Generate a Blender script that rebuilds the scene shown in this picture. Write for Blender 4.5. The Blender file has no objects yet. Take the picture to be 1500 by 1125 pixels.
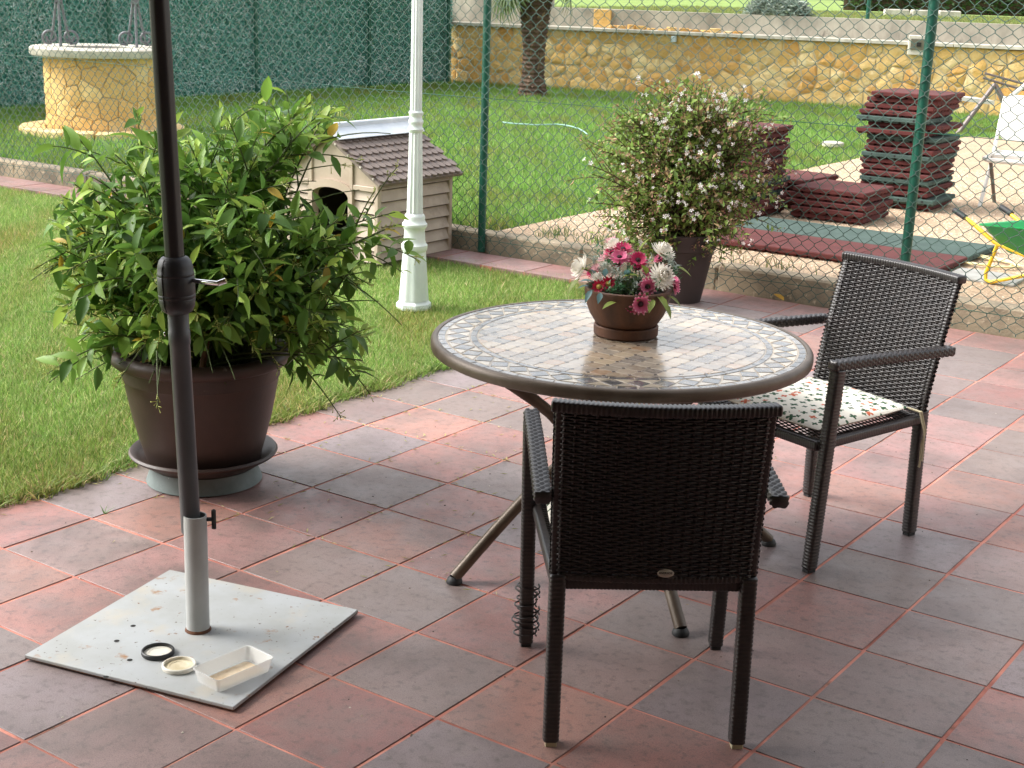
import bpy, math, random
import numpy as np
from math import sin, cos, pi, radians, sqrt, atan2, hypot
random.seed(7); rng = np.random.default_rng(7)
S = bpy.context.scene
COL = S.collection
T = 0.345                                    # tile pitch in metres

# ------------------------------------------------------------------ camera
F_PX = 2106.04                               # focal length in pixels of the 1500 px wide photograph
RM = np.array([[0.81529689, 0.57825155, 0.03026759],
               [0.17906248, -0.20206696, -0.96286321],
               [-0.55066106, 0.79043918, -0.26828773]])
CP = np.array([10.67762966, -8.33840641, 5.07739419]) * T
from mathutils import Matrix, Vector
cd = bpy.data.cameras.new('camera'); cam = bpy.data.objects.new('camera', cd); COL.objects.link(cam)
cd.sensor_width = 36.0; cd.lens = F_PX / 1500 * 36.0; cd.clip_start = 0.05; cd.clip_end = 3000
cm = Matrix.Identity(4)
for k in range(3):
    cm[k][0] = RM[0][k]; cm[k][1] = -RM[1][k]; cm[k][2] = -RM[2][k]; cm[k][3] = CP[k]
cam.matrix_world = cm
S.camera = cam
S.render.resolution_x, S.render.resolution_y = 1024, 768

def G(u, v, z=0.0):                          # pixel of the photograph -> point on the level plane z
    d = RM.T @ np.array([(u - 750) / F_PX, (v - 562.5) / F_PX, 1.0]); t = (z - CP[2]) / d[2]
    return CP + t * d
def AT(u, v, ref):                           # pixel -> point as far away as the point ref
    D = RM[2] @ (np.array(ref) - CP)
    return CP + RM.T @ np.array([(u - 750) / F_PX, (v - 562.5) / F_PX, 1.0]) * D
def PX(p):                                   # world -> pixel (used only to leave out what lies outside the frame)
    Y = RM @ (np.asarray(p, float) - CP)
    return 750 + F_PX * Y[0] / Y[2], 562.5 + F_PX * Y[1] / Y[2], Y[2]

# ------------------------------------------------------------------ sky and sun
SUN_EL, SUN_AZ = radians(58), radians(200)
w = bpy.data.worlds.new('World'); S.world = w; w.use_nodes = True
nt = w.node_tree; bg = nt.nodes['Background']
sky = nt.nodes.new('ShaderNodeTexSky'); sky.sky_type = 'NISHITA'; sky.sun_disc = False
sky.sun_elevation = SUN_EL; sky.sun_rotation = radians(-60); sky.air_density = 1.0; sky.dust_density = 4.0; sky.ozone_density = 0.6
hs = nt.nodes.new('ShaderNodeHueSaturation'); hs.inputs['Saturation'].default_value = 0.22     # an overcast, nearly white sky
nt.links.new(sky.outputs[0], hs.inputs['Color']); nt.links.new(hs.outputs[0], bg.inputs['Color'])
bg.inputs['Strength'].default_value = 0.15
sl = bpy.data.lights.new('sun', 'SUN'); so = bpy.data.objects.new('sun', sl); COL.objects.link(so)
sl.energy = 1.0; sl.angle = radians(32); sl.color = (1.0, 0.96, 0.9)
SD = Vector((-0.80, -0.40, 0.85)).normalized()            # towards the sun: veiled, off to the left
so.rotation_euler = SD.to_track_quat('Z', 'Y').to_euler()
sky.sun_rotation = atan2(SD.x, SD.y); sky.sun_elevation = math.asin(SD.z)
vs = S.view_settings; vs.view_transform = 'Standard'; vs.look = 'None'; vs.gamma = 1; vs.use_curve_mapping = False
vs.exposure = 1.6

# ------------------------------------------------------------------ materials
def srgb(r, g, b):
    f = lambda c: (c / 255 / 12.92 if c / 255 <= 0.04045 else ((c / 255 + 0.055) / 1.055) ** 2.4)
    return (f(r), f(g), f(b), 1.0)
def c4(c): return tuple(c) + (1.0,) if len(c) == 3 else tuple(c)
def mat(name, col, rough=0.6, col2=None, nscale=8.0, ndet=4.0, nlo=0.35, nhi=0.65, bump=0.0, bscale=60.0, bdist=0.004,
        metal=0.0, spec=0.5, attr=None, objcol=False, rvar=0.0, trans=0.0, coat=0.0, spots=None, stretch=None):
    m = bpy.data.materials.new(name); m.use_nodes = True; t = m.node_tree; p = t.nodes['Principled BSDF']; L = t.links
    p.inputs['Roughness'].default_value = rough; p.inputs['Metallic'].default_value = metal
    p.inputs['Specular IOR Level'].default_value = spec
    if coat: p.inputs['Coat Weight'].default_value = coat; p.inputs['Coat Roughness'].default_value = 0.12; p.inputs['Coat IOR'].default_value = 1.7
    tc = t.nodes.new('ShaderNodeNewGeometry'); co = tc.outputs['Position']      # world position: no two alike pieces share a pattern
    if stretch:
        mp = t.nodes.new('ShaderNodeMapping'); mp.inputs['Scale'].default_value = stretch; L.new(co, mp.inputs['Vector']); co = mp.outputs[0]
    def noise(sc, det=ndet):
        n = t.nodes.new('ShaderNodeTexNoise'); n.inputs['Scale'].default_value = sc; n.inputs['Detail'].default_value = det
        n.inputs['Roughness'].default_value = 0.6; L.new(co, n.inputs['Vector']); return n
    rgb = t.nodes.new('ShaderNodeRGB'); rgb.outputs[0].default_value = c4(col); cur = rgb.outputs[0]
    if attr:
        a = t.nodes.new('ShaderNodeAttribute'); a.attribute_name = attr; cur = a.outputs['Color']
    if objcol:
        oi = t.nodes.new('ShaderNodeObjectInfo'); cur = oi.outputs['Color']
    def mix(a, b, fac, mode='MIX'):
        x = t.nodes.new('ShaderNodeMix'); x.data_type = 'RGBA'; x.blend_type = mode
        if isinstance(fac, float): x.inputs[0].default_value = fac
        else: L.new(fac, x.inputs[0])
        L.new(a, x.inputs[6]); 
        if isinstance(b, tuple): x.inputs[7].default_value = b
        else: L.new(b, x.inputs[7])
        return x.outputs[2]
    def ramp(src, lo, hi):
        r = t.nodes.new('ShaderNodeMapRange'); r.inputs['From Min'].default_value = lo; r.inputs['From Max'].default_value = hi
        L.new(src, r.inputs['Value']); return r.outputs[0]
    if col2 is not None:
        n = noise(nscale); cur = mix(cur, c4(col2), ramp(n.outputs['Fac'], nlo, nhi))
    if spots:                                  # (colour, scale, threshold lo, hi): stains of their own shape
        for (sc_, s_, lo_, hi_) in spots:
            n = noise(s_, 6.0); cur = mix(cur, c4(sc_), ramp(n.outputs['Fac'], lo_, hi_))
    L.new(cur, p.inputs['Base Color'])
    if rvar:
        n = noise(nscale * 1.7); r = t.nodes.new('ShaderNodeMapRange'); r.inputs['From Min'].default_value = 0.3; r.inputs['From Max'].default_value = 0.7
        r.inputs['To Min'].default_value = rough - rvar; r.inputs['To Max'].default_value = rough + rvar
        L.new(n.outputs['Fac'], r.inputs['Value']); L.new(r.outputs[0], p.inputs['Roughness'])
    if bump:
        n = noise(bscale, 6.0); b = t.nodes.new('ShaderNodeBump'); b.inputs['Strength'].default_value = bump; b.inputs['Distance'].default_value = bdist
        L.new(n.outputs['Fac'], b.inputs['Height']); L.new(b.outputs[0], p.inputs['Normal'])
    if trans:                                  # thin leaf or petal: some light comes through
        tr = t.nodes.new('ShaderNodeBsdfTranslucent'); L.new(cur, tr.inputs['Color'])
        ms = t.nodes.new('ShaderNodeMixShader'); ms.inputs[0].default_value = trans
        L.new(p.outputs[0], ms.inputs[1]); L.new(tr.outputs[0], ms.inputs[2]); L.new(ms.outputs[0], t.nodes['Material Output'].inputs['Surface'])
    return m

M = {}
M['tile'] = mat('terrace_tile', (1, 1, 1), 0.46, objcol=True, bump=0.25, bscale=160, bdist=0.002, rvar=0.12, nscale=5, spec=0.42,
                col2=(0.21, 0.165, 0.15), nlo=0.38, nhi=0.85, spots=[((0.10, 0.075, 0.072), 2.3, 0.48, 0.85), ((0.10, 0.08, 0.075), 38.0, 0.52, 0.80), ((0.07, 0.055, 0.05), 16.0, 0.66, 0.80), ((0.30, 0.24, 0.21), 6.0, 0.62, 0.95), ((0.08, 0.06, 0.057), 330.0, 0.50, 0.78), ((0.34, 0.26, 0.23), 240.0, 0.58, 0.80)])
M['grout'] = mat('pink_grout', srgb(214, 144, 126), 0.9, col2=srgb(150, 88, 76), nscale=3, bump=0.4, bscale=90, spots=[(srgb(140, 98, 84), 2.1, 0.52, 0.68), (srgb(78, 66, 52), 3.7, 0.62, 0.72)])
M['kerb'] = mat('concrete_kerb', srgb(176, 160, 134), 0.9, col2=srgb(120, 110, 94), nscale=4, bump=0.8, bscale=70, bdist=0.01, spots=[(srgb(206, 188, 160), 25, 0.6, 0.7)])
M['gravel'] = mat('beige_gravel', srgb(205, 180, 150), 0.95, col2=srgb(150, 126, 104), nscale=45, nlo=0.35, nhi=0.7, bump=1.0, bscale=60, bdist=0.02, spots=[(srgb(180, 150, 122), 0.8, 0.5, 0.7)])
M['pebble'] = mat('gravel_stone', (1, 1, 1), 0.9, attr='tint')
M['soil'] = mat('dark_soil', srgb(56, 42, 32), 0.95, col2=srgb(30, 24, 20), nscale=40, bump=1.0, bscale=80, bdist=0.02)
M['earth'] = mat('lawn_earth', srgb(116, 138, 62), 0.95, col2=srgb(98, 120, 50), nscale=5, bump=0.6)
M['grass'] = mat('grass_blade', (1, 1, 1), 0.55, attr='tint', trans=0.4, spec=0.3)
M['leaf'] = mat('leaf', (1, 1, 1), 0.45, attr='tint', trans=0.33, spec=0.28)
M['smallleaf'] = mat('small_leaf', (1, 1, 1), 0.5, attr='tint', trans=0.25, spec=0.4)
M['needle'] = mat('plastic_needle', (1, 1, 1), 0.5, attr='tint', trans=0.45)
M['bark'] = mat('bark', srgb(92, 74, 52), 0.9, col2=srgb(60, 48, 36), nscale=30, bump=0.6)
M['twig'] = mat('green_twig', srgb(70, 84, 36), 0.7)
M['wood_stake'] = mat('wood_stake', srgb(120, 84, 60), 0.8, col2=srgb(84, 58, 42), nscale=12, stretch=(6, 6, 1))
M['potbrown'] = mat('brown_plastic_pot', srgb(72, 55, 48), 0.5, col2=srgb(60, 46, 41), nscale=6, bump=0.12, bscale=120, spots=[(srgb(120, 112, 104), 7.0, 0.69, 0.73)])
M['potdark'] = mat('dark_plastic_pot', srgb(66, 56, 54), 0.55, col2=srgb(56, 48, 47), nscale=5)
M['ringgrey'] = mat('grey_green_ring', srgb(120, 132, 130), 0.6, col2=srgb(96, 108, 106), nscale=12, spots=[(srgb(190, 196, 194), 20, 0.68, 0.72)])
M['terracotta'] = mat('brown_clay', srgb(98, 62, 40), 0.65, col2=srgb(70, 44, 30), nscale=18, bump=0.35, bscale=90, spots=[(srgb(150, 112, 84), 60, 0.7, 0.76)], stretch=(1, 1, 0.35))
M['bronze'] = mat('bronze_metal', srgb(104, 92, 80), 0.42, col2=srgb(84, 72, 60), nscale=10, metal=0.25, bump=0.1, bscale=200)
M['mosaic'] = mat('mosaic_stone', (1, 1, 1), 0.2, objcol=True, col2=(0.5, 0.42, 0.33), nscale=40, nlo=0.45, nhi=0.9, coat=0.5, rvar=0.08, bump=0.1, bscale=120)
M['mosaicattr'] = mat('mosaic_stone_small', (1, 1, 1), 0.2, attr='tint', col2=(0.5, 0.42, 0.33), nscale=40, nlo=0.45, nhi=0.9, coat=0.5, rvar=0.08, bump=0.1, bscale=120)
M['mosaicgrout'] = mat('mosaic_grout', srgb(172, 156, 132), 0.35, col2=srgb(152, 136, 114), nscale=20, coat=0.4)
M['rattan'] = mat('black_rattan', srgb(40, 38, 39), 0.33, col2=srgb(52, 47, 46), nscale=30, spec=0.6, bump=0.15, bscale=300, bdist=0.001)
M['cushion'] = None
M['tie'] = mat('cream_tie', srgb(190, 180, 150), 0.9)
M['badge'] = mat('badge_plate', srgb(200, 194, 180), 0.4)
M['badgeink'] = mat('badge_print', srgb(50, 48, 50), 0.6)
M['foot'] = mat('black_rubber_foot', srgb(36, 38, 40), 0.6)
M['plate'] = mat('painted_steel_plate', srgb(172, 176, 178), 0.5, col2=srgb(160, 162, 160), nscale=5, bump=0.1, bscale=60,
                 spots=[(srgb(182, 174, 158), 4.0, 0.56, 0.72), (srgb(150, 112, 74), 13.0, 0.61, 0.70), (srgb(96, 84, 72), 75.0, 0.65, 0.70), (srgb(120, 84, 54), 30.0, 0.67, 0.71)])
M['rust'] = mat('rusty_edge', srgb(120, 76, 48), 0.85, col2=srgb(70, 46, 34), nscale=30, bump=0.4)
M['tubegrey'] = mat('light_grey_tube', srgb(182, 185, 184), 0.42, col2=srgb(168, 170, 168), nscale=4)
M['polegrey'] = mat('charcoal_pole', srgb(74, 77, 80), 0.42, col2=srgb(66, 69, 72), nscale=6)
M['polebrown'] = mat('dark_upper_pole', srgb(42, 41, 43), 0.4)
M['housing'] = mat('black_plastic', srgb(40, 41, 44), 0.45)
M['chrome'] = mat('chrome', srgb(225, 225, 228), 0.12, metal=1.0)
M['hole'] = mat('drilled_hole', srgb(24, 22, 20), 0.8)
M['lidwhite'] = mat('white_lid', srgb(222, 218, 206), 0.45, col2=srgb(196, 184, 160), nscale=20, nlo=0.5, nhi=0.75)
M['lidblack'] = mat('black_lid_rim', srgb(32, 33, 35), 0.45)
M['tray'] = None
M['dirtywater'] = mat('dry_dirt', srgb(196, 172, 138), 0.6, col2=srgb(222, 206, 180), nscale=25)
M['white'] = mat('white_lamp_paint', srgb(226, 234, 228), 0.4, col2=srgb(208, 218, 212), nscale=6)
M['dogwall'] = mat('beige_plastic', srgb(184, 168, 150), 0.55, col2=srgb(168, 151, 133), nscale=5, bump=0.08, bscale=90, spots=[(srgb(128, 110, 92), 3.0, 0.6, 0.78)])
M['dogroof'] = mat('brown_plastic_shingle', srgb(130, 116, 108), 0.5, col2=srgb(112, 99, 92), nscale=6)
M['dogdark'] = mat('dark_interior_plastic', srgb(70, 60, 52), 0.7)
M['ridge'] = mat('metal_ridge_sheet', srgb(226, 231, 236), 0.35, col2=srgb(204, 212, 220), nscale=4)
M['green'] = mat('green_fence_paint', srgb(14, 84, 66), 0.4, col2=srgb(10, 70, 56), nscale=5)
M['wire'] = mat('green_coated_wire', srgb(48, 80, 70), 0.38, col2=srgb(60, 78, 70), nscale=2)
M['stone'] = mat('ochre_stone', (1, 1, 1), 0.9, objcol=True, col2=srgb(210, 168, 100), nscale=6, nlo=0.4, nhi=0.75, bump=0.8, bscale=14, bdist=0.03, spots=[(srgb(230, 212, 172), 5.0, 0.56, 0.72), (srgb(176, 132, 76), 7, 0.62, 0.8)])
M['mortar'] = mat('stone_mortar', srgb(212, 194, 156), 0.95, col2=srgb(184, 166, 132), nscale=5, bump=0.6, bscale=30)
M['concrete'] = mat('weathered_concrete', srgb(190, 182, 166), 0.9, col2=srgb(140, 134, 122), nscale=2.5, bump=0.5, bscale=40, spots=[(srgb(112, 106, 96), 6, 0.6, 0.72)], stretch=(1, 1, 0.5))
M['capwhite'] = mat('pale_capstone', srgb(204, 198, 184), 0.85, col2=srgb(168, 162, 148), nscale=7, bump=.3, bscale=40, spots=[(srgb(128, 122, 108), 9, .60, .75)])
M['iron'] = mat('grey_iron', srgb(112, 112, 116), 0.5, metal=0.3)
M['matred'] = mat('red_rubber', srgb(90, 38, 35), 0.92, col2=srgb(76, 31, 29), nscale=7, bump=0.5, bscale=250, bdist=0.003, spots=[(srgb(106, 58, 54), 3, 0.58, 0.85)])
M['matgreen'] = mat('green_rubber', srgb(66, 84, 77), 0.9, col2=srgb(54, 72, 66), nscale=7, bump=0.5, bscale=250, bdist=0.003, spots=[(srgb(92, 108, 100), 3, 0.58, 0.85)])
M['yellow'] = mat('yellow_tube', srgb(236, 196, 50), 0.4)
M['tray_green'] = mat('green_plastic_tray', srgb(24, 150, 80), 0.4)
M['whiteplastic'] = mat('white_garden_plastic', srgb(228, 226, 220), 0.45, col2=srgb(214, 210, 202), nscale=4)
M['greytube'] = mat('grey_brown_tube', srgb(112, 102, 98), 0.45, metal=0.2)
M['rope'] = mat('pale_rope', srgb(226, 212, 160), 0.8)
M['hose'] = mat('pale_hose', srgb(140, 176, 164), 0.5)
M['clipping'] = mat('dry_clipping', (1, 1, 1), 0.8, attr='tint')
M['petal'] = mat('fabric_petal', (1, 1, 1), 0.7, attr='tint', trans=0.25)
M['render'] = mat('cream_render', srgb(150, 140, 126), 0.9)
M['roofwood'] = mat('shade_porch_wood', srgb(90, 70, 54), 0.8)
# cushion print: clover shapes and butterflies on cream cloth
def cushion_mat():
    m = bpy.data.materials.new('clover_print_cloth'); m.use_nodes = True; t = m.node_tree; L = t.links; p = t.nodes['Principled BSDF']
    p.inputs['Roughness'].default_value = 0.9; p.inputs['Specular IOR Level'].default_value = 0.2
    tc = t.nodes.new('ShaderNodeTexCoord')
    v = t.nodes.new('ShaderNodeTexVoronoi'); v.inputs['Scale'].default_value = 24.0; v.inputs['Randomness'].default_value = 0.55
    L.new(tc.outputs['Object'], v.inputs['Vector'])
    sub = t.nodes.new('ShaderNodeVectorMath'); sub.operation = 'SUBTRACT'
    sc = t.nodes.new('ShaderNodeVectorMath'); sc.operation = 'SCALE'; sc.inputs['Scale'].default_value = 24.0
    L.new(tc.outputs['Object'], sc.inputs[0])
    sc2 = t.nodes.new('ShaderNodeVectorMath'); sc2.operation = 'SCALE'; sc2.inputs['Scale'].default_value = 24.0
    L.new(v.outputs['Position'], sc2.inputs[0])
    L.new(sc.outputs[0], sub.inputs[0]); L.new(sc2.outputs[0], sub.inputs[1])
    sp = t.nodes.new('ShaderNodeSeparateXYZ'); L.new(sub.outputs[0], sp.inputs[0])
    def mth(op, a, b=None):
        n = t.nodes.new('ShaderNodeMath'); n.operation = op
        for i, q in enumerate((a, b)):
            if q is None: continue
            if isinstance(q, (int, float)): n.inputs[i].default_value = q
            else: L.new(q, n.inputs[i])
        return n.outputs[0]
    cs = t.nodes.new('ShaderNodeSeparateColor'); L.new(v.outputs['Color'], cs.inputs[0])
    ang = mth('ADD', mth('ARCTAN2', sp.outputs[1], sp.outputs[0]), mth('MULTIPLY', cs.outputs[0], 6.283))
    r = mth('SQRT', mth('ADD', mth('MULTIPLY', sp.outputs[0], sp.outputs[0]), mth('MULTIPLY', sp.outputs[1], sp.outputs[1])))
    lobes = mth('ADD', mth('MULTIPLY', mth('ABSOLUTE', mth('COSINE', mth('MULTIPLY', ang, 2.0))), 0.2), 0.11)
    size = mth('ADD', mth('MULTIPLY', cs.outputs[1], 0.7), 0.65)
    inside = mth('LESS_THAN', r, mth('MULTIPLY', lobes, size))
    isred = mth('GREATER_THAN', cs.outputs[2], 0.8)
    mc = t.nodes.new('ShaderNodeMix'); mc.data_type = 'RGBA'; L.new(isred, mc.inputs[0]); mc.inputs[6].default_value = srgb(62, 92, 68); mc.inputs[7].default_value = srgb(196, 104, 74)
    mx = t.nodes.new('ShaderNodeMix'); mx.data_type = 'RGBA'; L.new(inside, mx.inputs[0]); mx.inputs[6].default_value = srgb(232, 227, 214); L.new(mc.outputs[2], mx.inputs[7])
    L.new(mx.outputs[2], p.inputs['Base Color'])
    n = t.nodes.new('ShaderNodeTexNoise'); n.inputs['Scale'].default_value = 14; b = t.nodes.new('ShaderNodeBump'); b.inputs['Strength'].default_value = 0.35; b.inputs['Distance'].default_value = 0.01
    L.new(tc.outputs['Object'], n.inputs['Vector']); L.new(n.outputs['Fac'], b.inputs['Height']); L.new(b.outputs[0], p.inputs['Normal'])
    return m
M['cushion'] = cushion_mat()
def clear_plastic():
    m = bpy.data.materials.new('clear_plastic'); m.use_nodes = True; t = m.node_tree; p = t.nodes['Principled BSDF']
    p.inputs['Base Color'].default_value = (0.9, 0.9, 0.88, 1); p.inputs['Roughness'].default_value = 0.25
    tr = t.nodes.new('ShaderNodeBsdfTransparent'); ms = t.nodes.new('ShaderNodeMixShader'); ms.inputs[0].default_value = 0.5
    t.links.new(p.outputs[0], ms.inputs[1]); t.links.new(tr.outputs[0], ms.inputs[2]); t.links.new(ms.outputs[0], t.nodes['Material Output'].inputs['Surface'])
    return m
M['tray'] = clear_plastic()

# ------------------------------------------------------------------ mesh helpers
class MB:
    def __init__(s): s.v = []; s.f = []
    def add(s, vs, fs):
        o = len(s.v); s.v += [tuple(map(float, q)) for q in vs]; s.f += [tuple(i + o for i in q) for q in fs]; return s
    def box(s, x0, x1, y0, y1, z0, z1):
        return s.add([(x0, y0, z0), (x1, y0, z0), (x1, y1, z0), (x0, y1, z0), (x0, y0, z1), (x1, y0, z1), (x1, y1, z1), (x0, y1, z1)],
                     [(0, 3, 2, 1), (4, 5, 6, 7), (0, 1, 5, 4), (1, 2, 6, 5), (2, 3, 7, 6), (3, 0, 4, 7)])
    def bbox(s, x0, x1, y0, y1, z0, z1, b=0.004):       # box with chamfered top and vertical edges
        def ring(d, z): return [(x0 + d, y0, z), (x1 - d, y0, z), (x1, y0 + d, z), (x1, y1 - d, z), (x1 - d, y1, z), (x0 + d, y1, z), (x0, y1 - d, z), (x0, y0 + d, z)]
        def ring2(z): return [(x0 + b * 1.6, y0 + b, z), (x1 - b * 1.6, y0 + b, z), (x1 - b, y0 + b * 1.6, z), (x1 - b, y1 - b * 1.6, z), (x1 - b * 1.6, y1 - b, z), (x0 + b * 1.6, y1 - b, z), (x0 + b, y1 - b * 1.6, z), (x0 + b, y0 + b * 1.6, z)]
        vs = ring(b, z0) + ring(b, z1 - b) + ring2(z1)
        fs = [tuple(range(7, -1, -1)), tuple(range(16, 24))]
        for k in (0, 8):
            for i in range(8): j = (i + 1) % 8; fs.append((k + i, k + j, k + 8 + j, k + 8 + i))
        return s.add(vs, fs)
    def tube(s, pts, r, n=8, caps=True, up=None):
        pts = [np.array(p, float) for p in pts]; R = r if isinstance(r, (list, tuple, np.ndarray)) else [r] * len(pts)
        vs = []; prev = None
        for i, p in enumerate(pts):
            d = pts[min(i + 1, len(pts) - 1)] - pts[max(i - 1, 0)]; d = d / (np.linalg.norm(d) + 1e-12)
            if prev is None:
                a = np.array((0, 0, 1.0)) if abs(d[2]) < 0.9 else np.array((1.0, 0, 0))
            else: a = prev
            e1 = a - d * (a @ d); e1 /= np.linalg.norm(e1) + 1e-12; e2 = np.cross(d, e1); prev = e1
            for k in range(n):
                t = 2 * pi * k / n; vs.append(p + R[i] * (cos(t) * e1 + sin(t) * e2))
        fs = []
        for i in range(len(pts) - 1):
            for k in range(n):
                j = (k + 1) % n; fs.append((i * n + k, i * n + j, (i + 1) * n + j, (i + 1) * n + k))
        if caps: fs.append(tuple(range(n - 1, -1, -1))); o = (len(pts) - 1) * n; fs.append(tuple(range(o, o + n)))
        return s.add(vs, fs)
    def lathe(s, prof, n=32, flute=0, depth=0.0, cap0=False, cap1=False):
        vs = []; fs = []
        for (r, z) in prof:
            for k in range(n):
                t = 2 * pi * k / n; rr = r
                if flute: rr = r * (1 - depth * (0.5 - 0.5 * cos(flute * t)))
                vs.append((rr * cos(t), rr * sin(t), z))
        for i in range(len(prof) - 1):
            for k in range(n):
                j = (k + 1) % n; fs.append((i * n + k, i * n + j, (i + 1) * n + j, (i + 1) * n + k))
        if cap0: fs.append(tuple(range(n - 1, -1, -1)))
        if cap1: o = (len(prof) - 1) * n; fs.append(tuple(range(o, o + n)))
        return s.add(vs, fs)
    def prism(s, poly, z0, z1, inset=0.0):
        n = len(poly); cx = sum(p[0] for p in poly) / n; cy = sum(p[1] for p in poly) / n
        vs = [(x, y, z0) for x, y in poly] + [(x, y, z1 - inset * 0.6) for x, y in poly]
        fs = []
        for i in range(n): j = (i + 1) % n; fs.append((i, j, n + j, n + i))
        if inset:
            for x, y in poly:
                d = hypot(x - cx, y - cy) + 1e-9; k = max(0.2, 1 - inset / d); vs.append((cx + (x - cx) * k, cy + (y - cy) * k, z1))
            for i in range(n): j = (i + 1) % n; fs.append((n + i, n + j, 2 * n + j, 2 * n + i))
            fs.append(tuple(range(2 * n, 3 * n)))
        else: fs.append(tuple(range(n, 2 * n)))
        fs.append(tuple(range(n - 1, -1, -1)))
        return s.add(vs, fs)
    def mesh(s, name, m, smooth=False, tint=None):
        me = bpy.data.meshes.new(name); me.from_pydata(s.v, [], s.f)
        if m: me.materials.append(m)
        if smooth: me.polygons.foreach_set('use_smooth', [True] * len(me.polygons)); 
        if smooth and smooth != 'full': 
            try: me.set_sharp_from_angle(angle=radians(40))
            except Exception: pass
        if tint is not None: set_tint(me, tint)
        me.update(); return me
def set_tint(me, tint):
    a = me.color_attributes.new('tint', 'FLOAT_COLOR', 'POINT'); t = np.ones((len(me.vertices), 4), np.float32); t[:, :3] = tint
    a.data.foreach_set('color', t.ravel())
def npmesh(name, verts, faces, m, tint=None, smooth=True):       # faces: (N,k) int array
    me = bpy.data.meshes.new(name); verts = np.ascontiguousarray(verts, np.float32); faces = np.ascontiguousarray(faces, np.int32); n, k = faces.shape
    me.vertices.add(len(verts)); me.vertices.foreach_set('co', verts.ravel())
    me.loops.add(n * k); me.loops.foreach_set('vertex_index', faces.ravel())
    me.polygons.add(n); me.polygons.foreach_set('loop_start', np.arange(n, dtype=np.int32) * k)
    try: me.polygons.foreach_set('loop_total', np.full(n, k, np.int32))
    except Exception: pass
    me.update(calc_edges=True)
    if smooth: me.polygons.foreach_set('use_smooth', np.ones(n, bool))
    me.materials.append(m)
    if tint is not None: set_tint(me, tint)
    return me
def obj(name, data, parent=None, loc=(0, 0, 0), rot=(0, 0, 0), color=None):
    o = bpy.data.objects.new(name, data); COL.objects.link(o); o.location = loc; o.rotation_euler = rot
    if parent: o.parent = parent
    if color: o.color = c4(color)
    return o
def tag(o, label, cat, group=None):
    o['label'] = label; o['category'] = cat
    if group: o['group'] = group
    return o
def thing(name, label, cat, loc=(0, 0, 0), rz=0.0, group=None):
    o = obj(name, None, None, loc, (0, 0, rz)); o.empty_display_size = 0.1
    return tag(o, label, cat, group)
def struct(o): o['kind'] = 'structure'; return o
def stuff(o): o['kind'] = 'stuff'; return o
def leaf_tmpl(L, W, fold=0.25, droop=0.25, n=4, tipw=0.9):
    vs = []; fs = []
    for i in range(n + 1):
        t = i / n; wd = W * 0.5 * (sin(pi * min(1, t ** 0.85)) ** tipw if 0 < t < 1 else 0.03); y = L * t; z = -droop * L * t * t
        vs += [(-wd, y, z + wd * fold * 2), (0, y, z), (wd, y, z + wd * fold * 2)]
    for i in range(n):
        a = i * 3; fs += [(a, a + 1, a + 4, a + 3), (a + 1, a + 2, a + 5, a + 4)]
    return np.array(vs), np.array(fs)
def frames(dirs, ups, roll=None):              # rotation matrices with local y along dirs, z towards ups
    d = dirs / (np.linalg.norm(dirs, axis=1, keepdims=True) + 1e-9)
    x = np.cross(d, ups); x /= np.linalg.norm(x, axis=1, keepdims=True) + 1e-9; z = np.cross(x, d)
    if roll is not None:
        c, s_ = np.cos(roll)[:, None], np.sin(roll)[:, None]; x, z = x * c + z * s_, z * c - x * s_
    return np.stack([x, d, z], axis=2)
def inst(tmpl, mats, pos, scale=None):
    V, Fc = tmpl; n = len(pos); k = len(V); VV = V[None] * (scale[:, None, None] if scale is not None else 1.0)
    W = np.einsum('nij,nkj->nki', mats, np.broadcast_to(VV, (n, k, 3))) + pos[:, None, :]
    FF = Fc[None] + (np.arange(n) * k)[:, None, None]
    return W.reshape(-1, 3), FF.reshape(-1, Fc.shape[1])

# ================================================================== THE SETTING
Zg = 0.12                                     # level of the garden beyond the fence
FY = 4.87                                     # line of the fence posts
me = MB().box(-400, 400, -400, 400, -0.9, -0.12).mesh('ground', M['earth']); struct(obj('ground', me))

# terrace: grout bed with one object per tile
me = MB().box(-0.335, 6.5, -5.2, 4.835, -0.1, -0.0024).mesh('terrace', M['grout']); terrace = struct(obj('terrace', me))
me = MB().box(-12.0, -0.337, 4.49, 4.835, -0.1, -0.0024).mesh('tile_strip', M['grout']); strip = struct(obj('path', me))
gap = 0.0045
tile_mesh = [MB().bbox(gap + d, T - gap - d, gap + d * 0.6, T - gap, -0.03, 0, 0.0011).mesh('tile', M['tile']) for d in (0, 0.0008, 0.0016)]
REDS = [srgb(162, 116, 108), srgb(154, 108, 102), srgb(168, 124, 112), srgb(156, 118, 112), srgb(148, 105, 100), srgb(158, 120, 116)]
GREYS = [srgb(136, 120, 114), srgb(140, 122, 118), srgb(130, 117, 114), srgb(140, 126, 127), srgb(142, 119, 115)]
GREYSET = {(2, 0), (3, 0), (4, -1), (6, 0), (-1, 0), (0, -1), (5, 0), (7, 0), (7, 2), (7, 1), (1, 2), (0, 2), (2, 3), (3, 2), (5, 1), (6, 1), (4, -3), (6, 3), (7, 3), (6, -2), (4, 11), (5, 9), (4, 9)}
REDSET = {(1, 0), (1, 1), (2, 1), (3, -1), (5, -1), (4, 0), (4, -2), (3, -2), (2, -1), (1, -1), (-1, -1), (0, 0), (2, 2), (6, 2), (5, 2), (1, 3), (1, 4), (0, 4), (5, 8), (5, 7), (6, 5), (6, 6), (8, 1)}
cells = [(i, j) for i in range(-1, 18) for j in range(-15, 14)] + [(i, 13) for i in range(-33, -1)]
seen, rest = [], []
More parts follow.
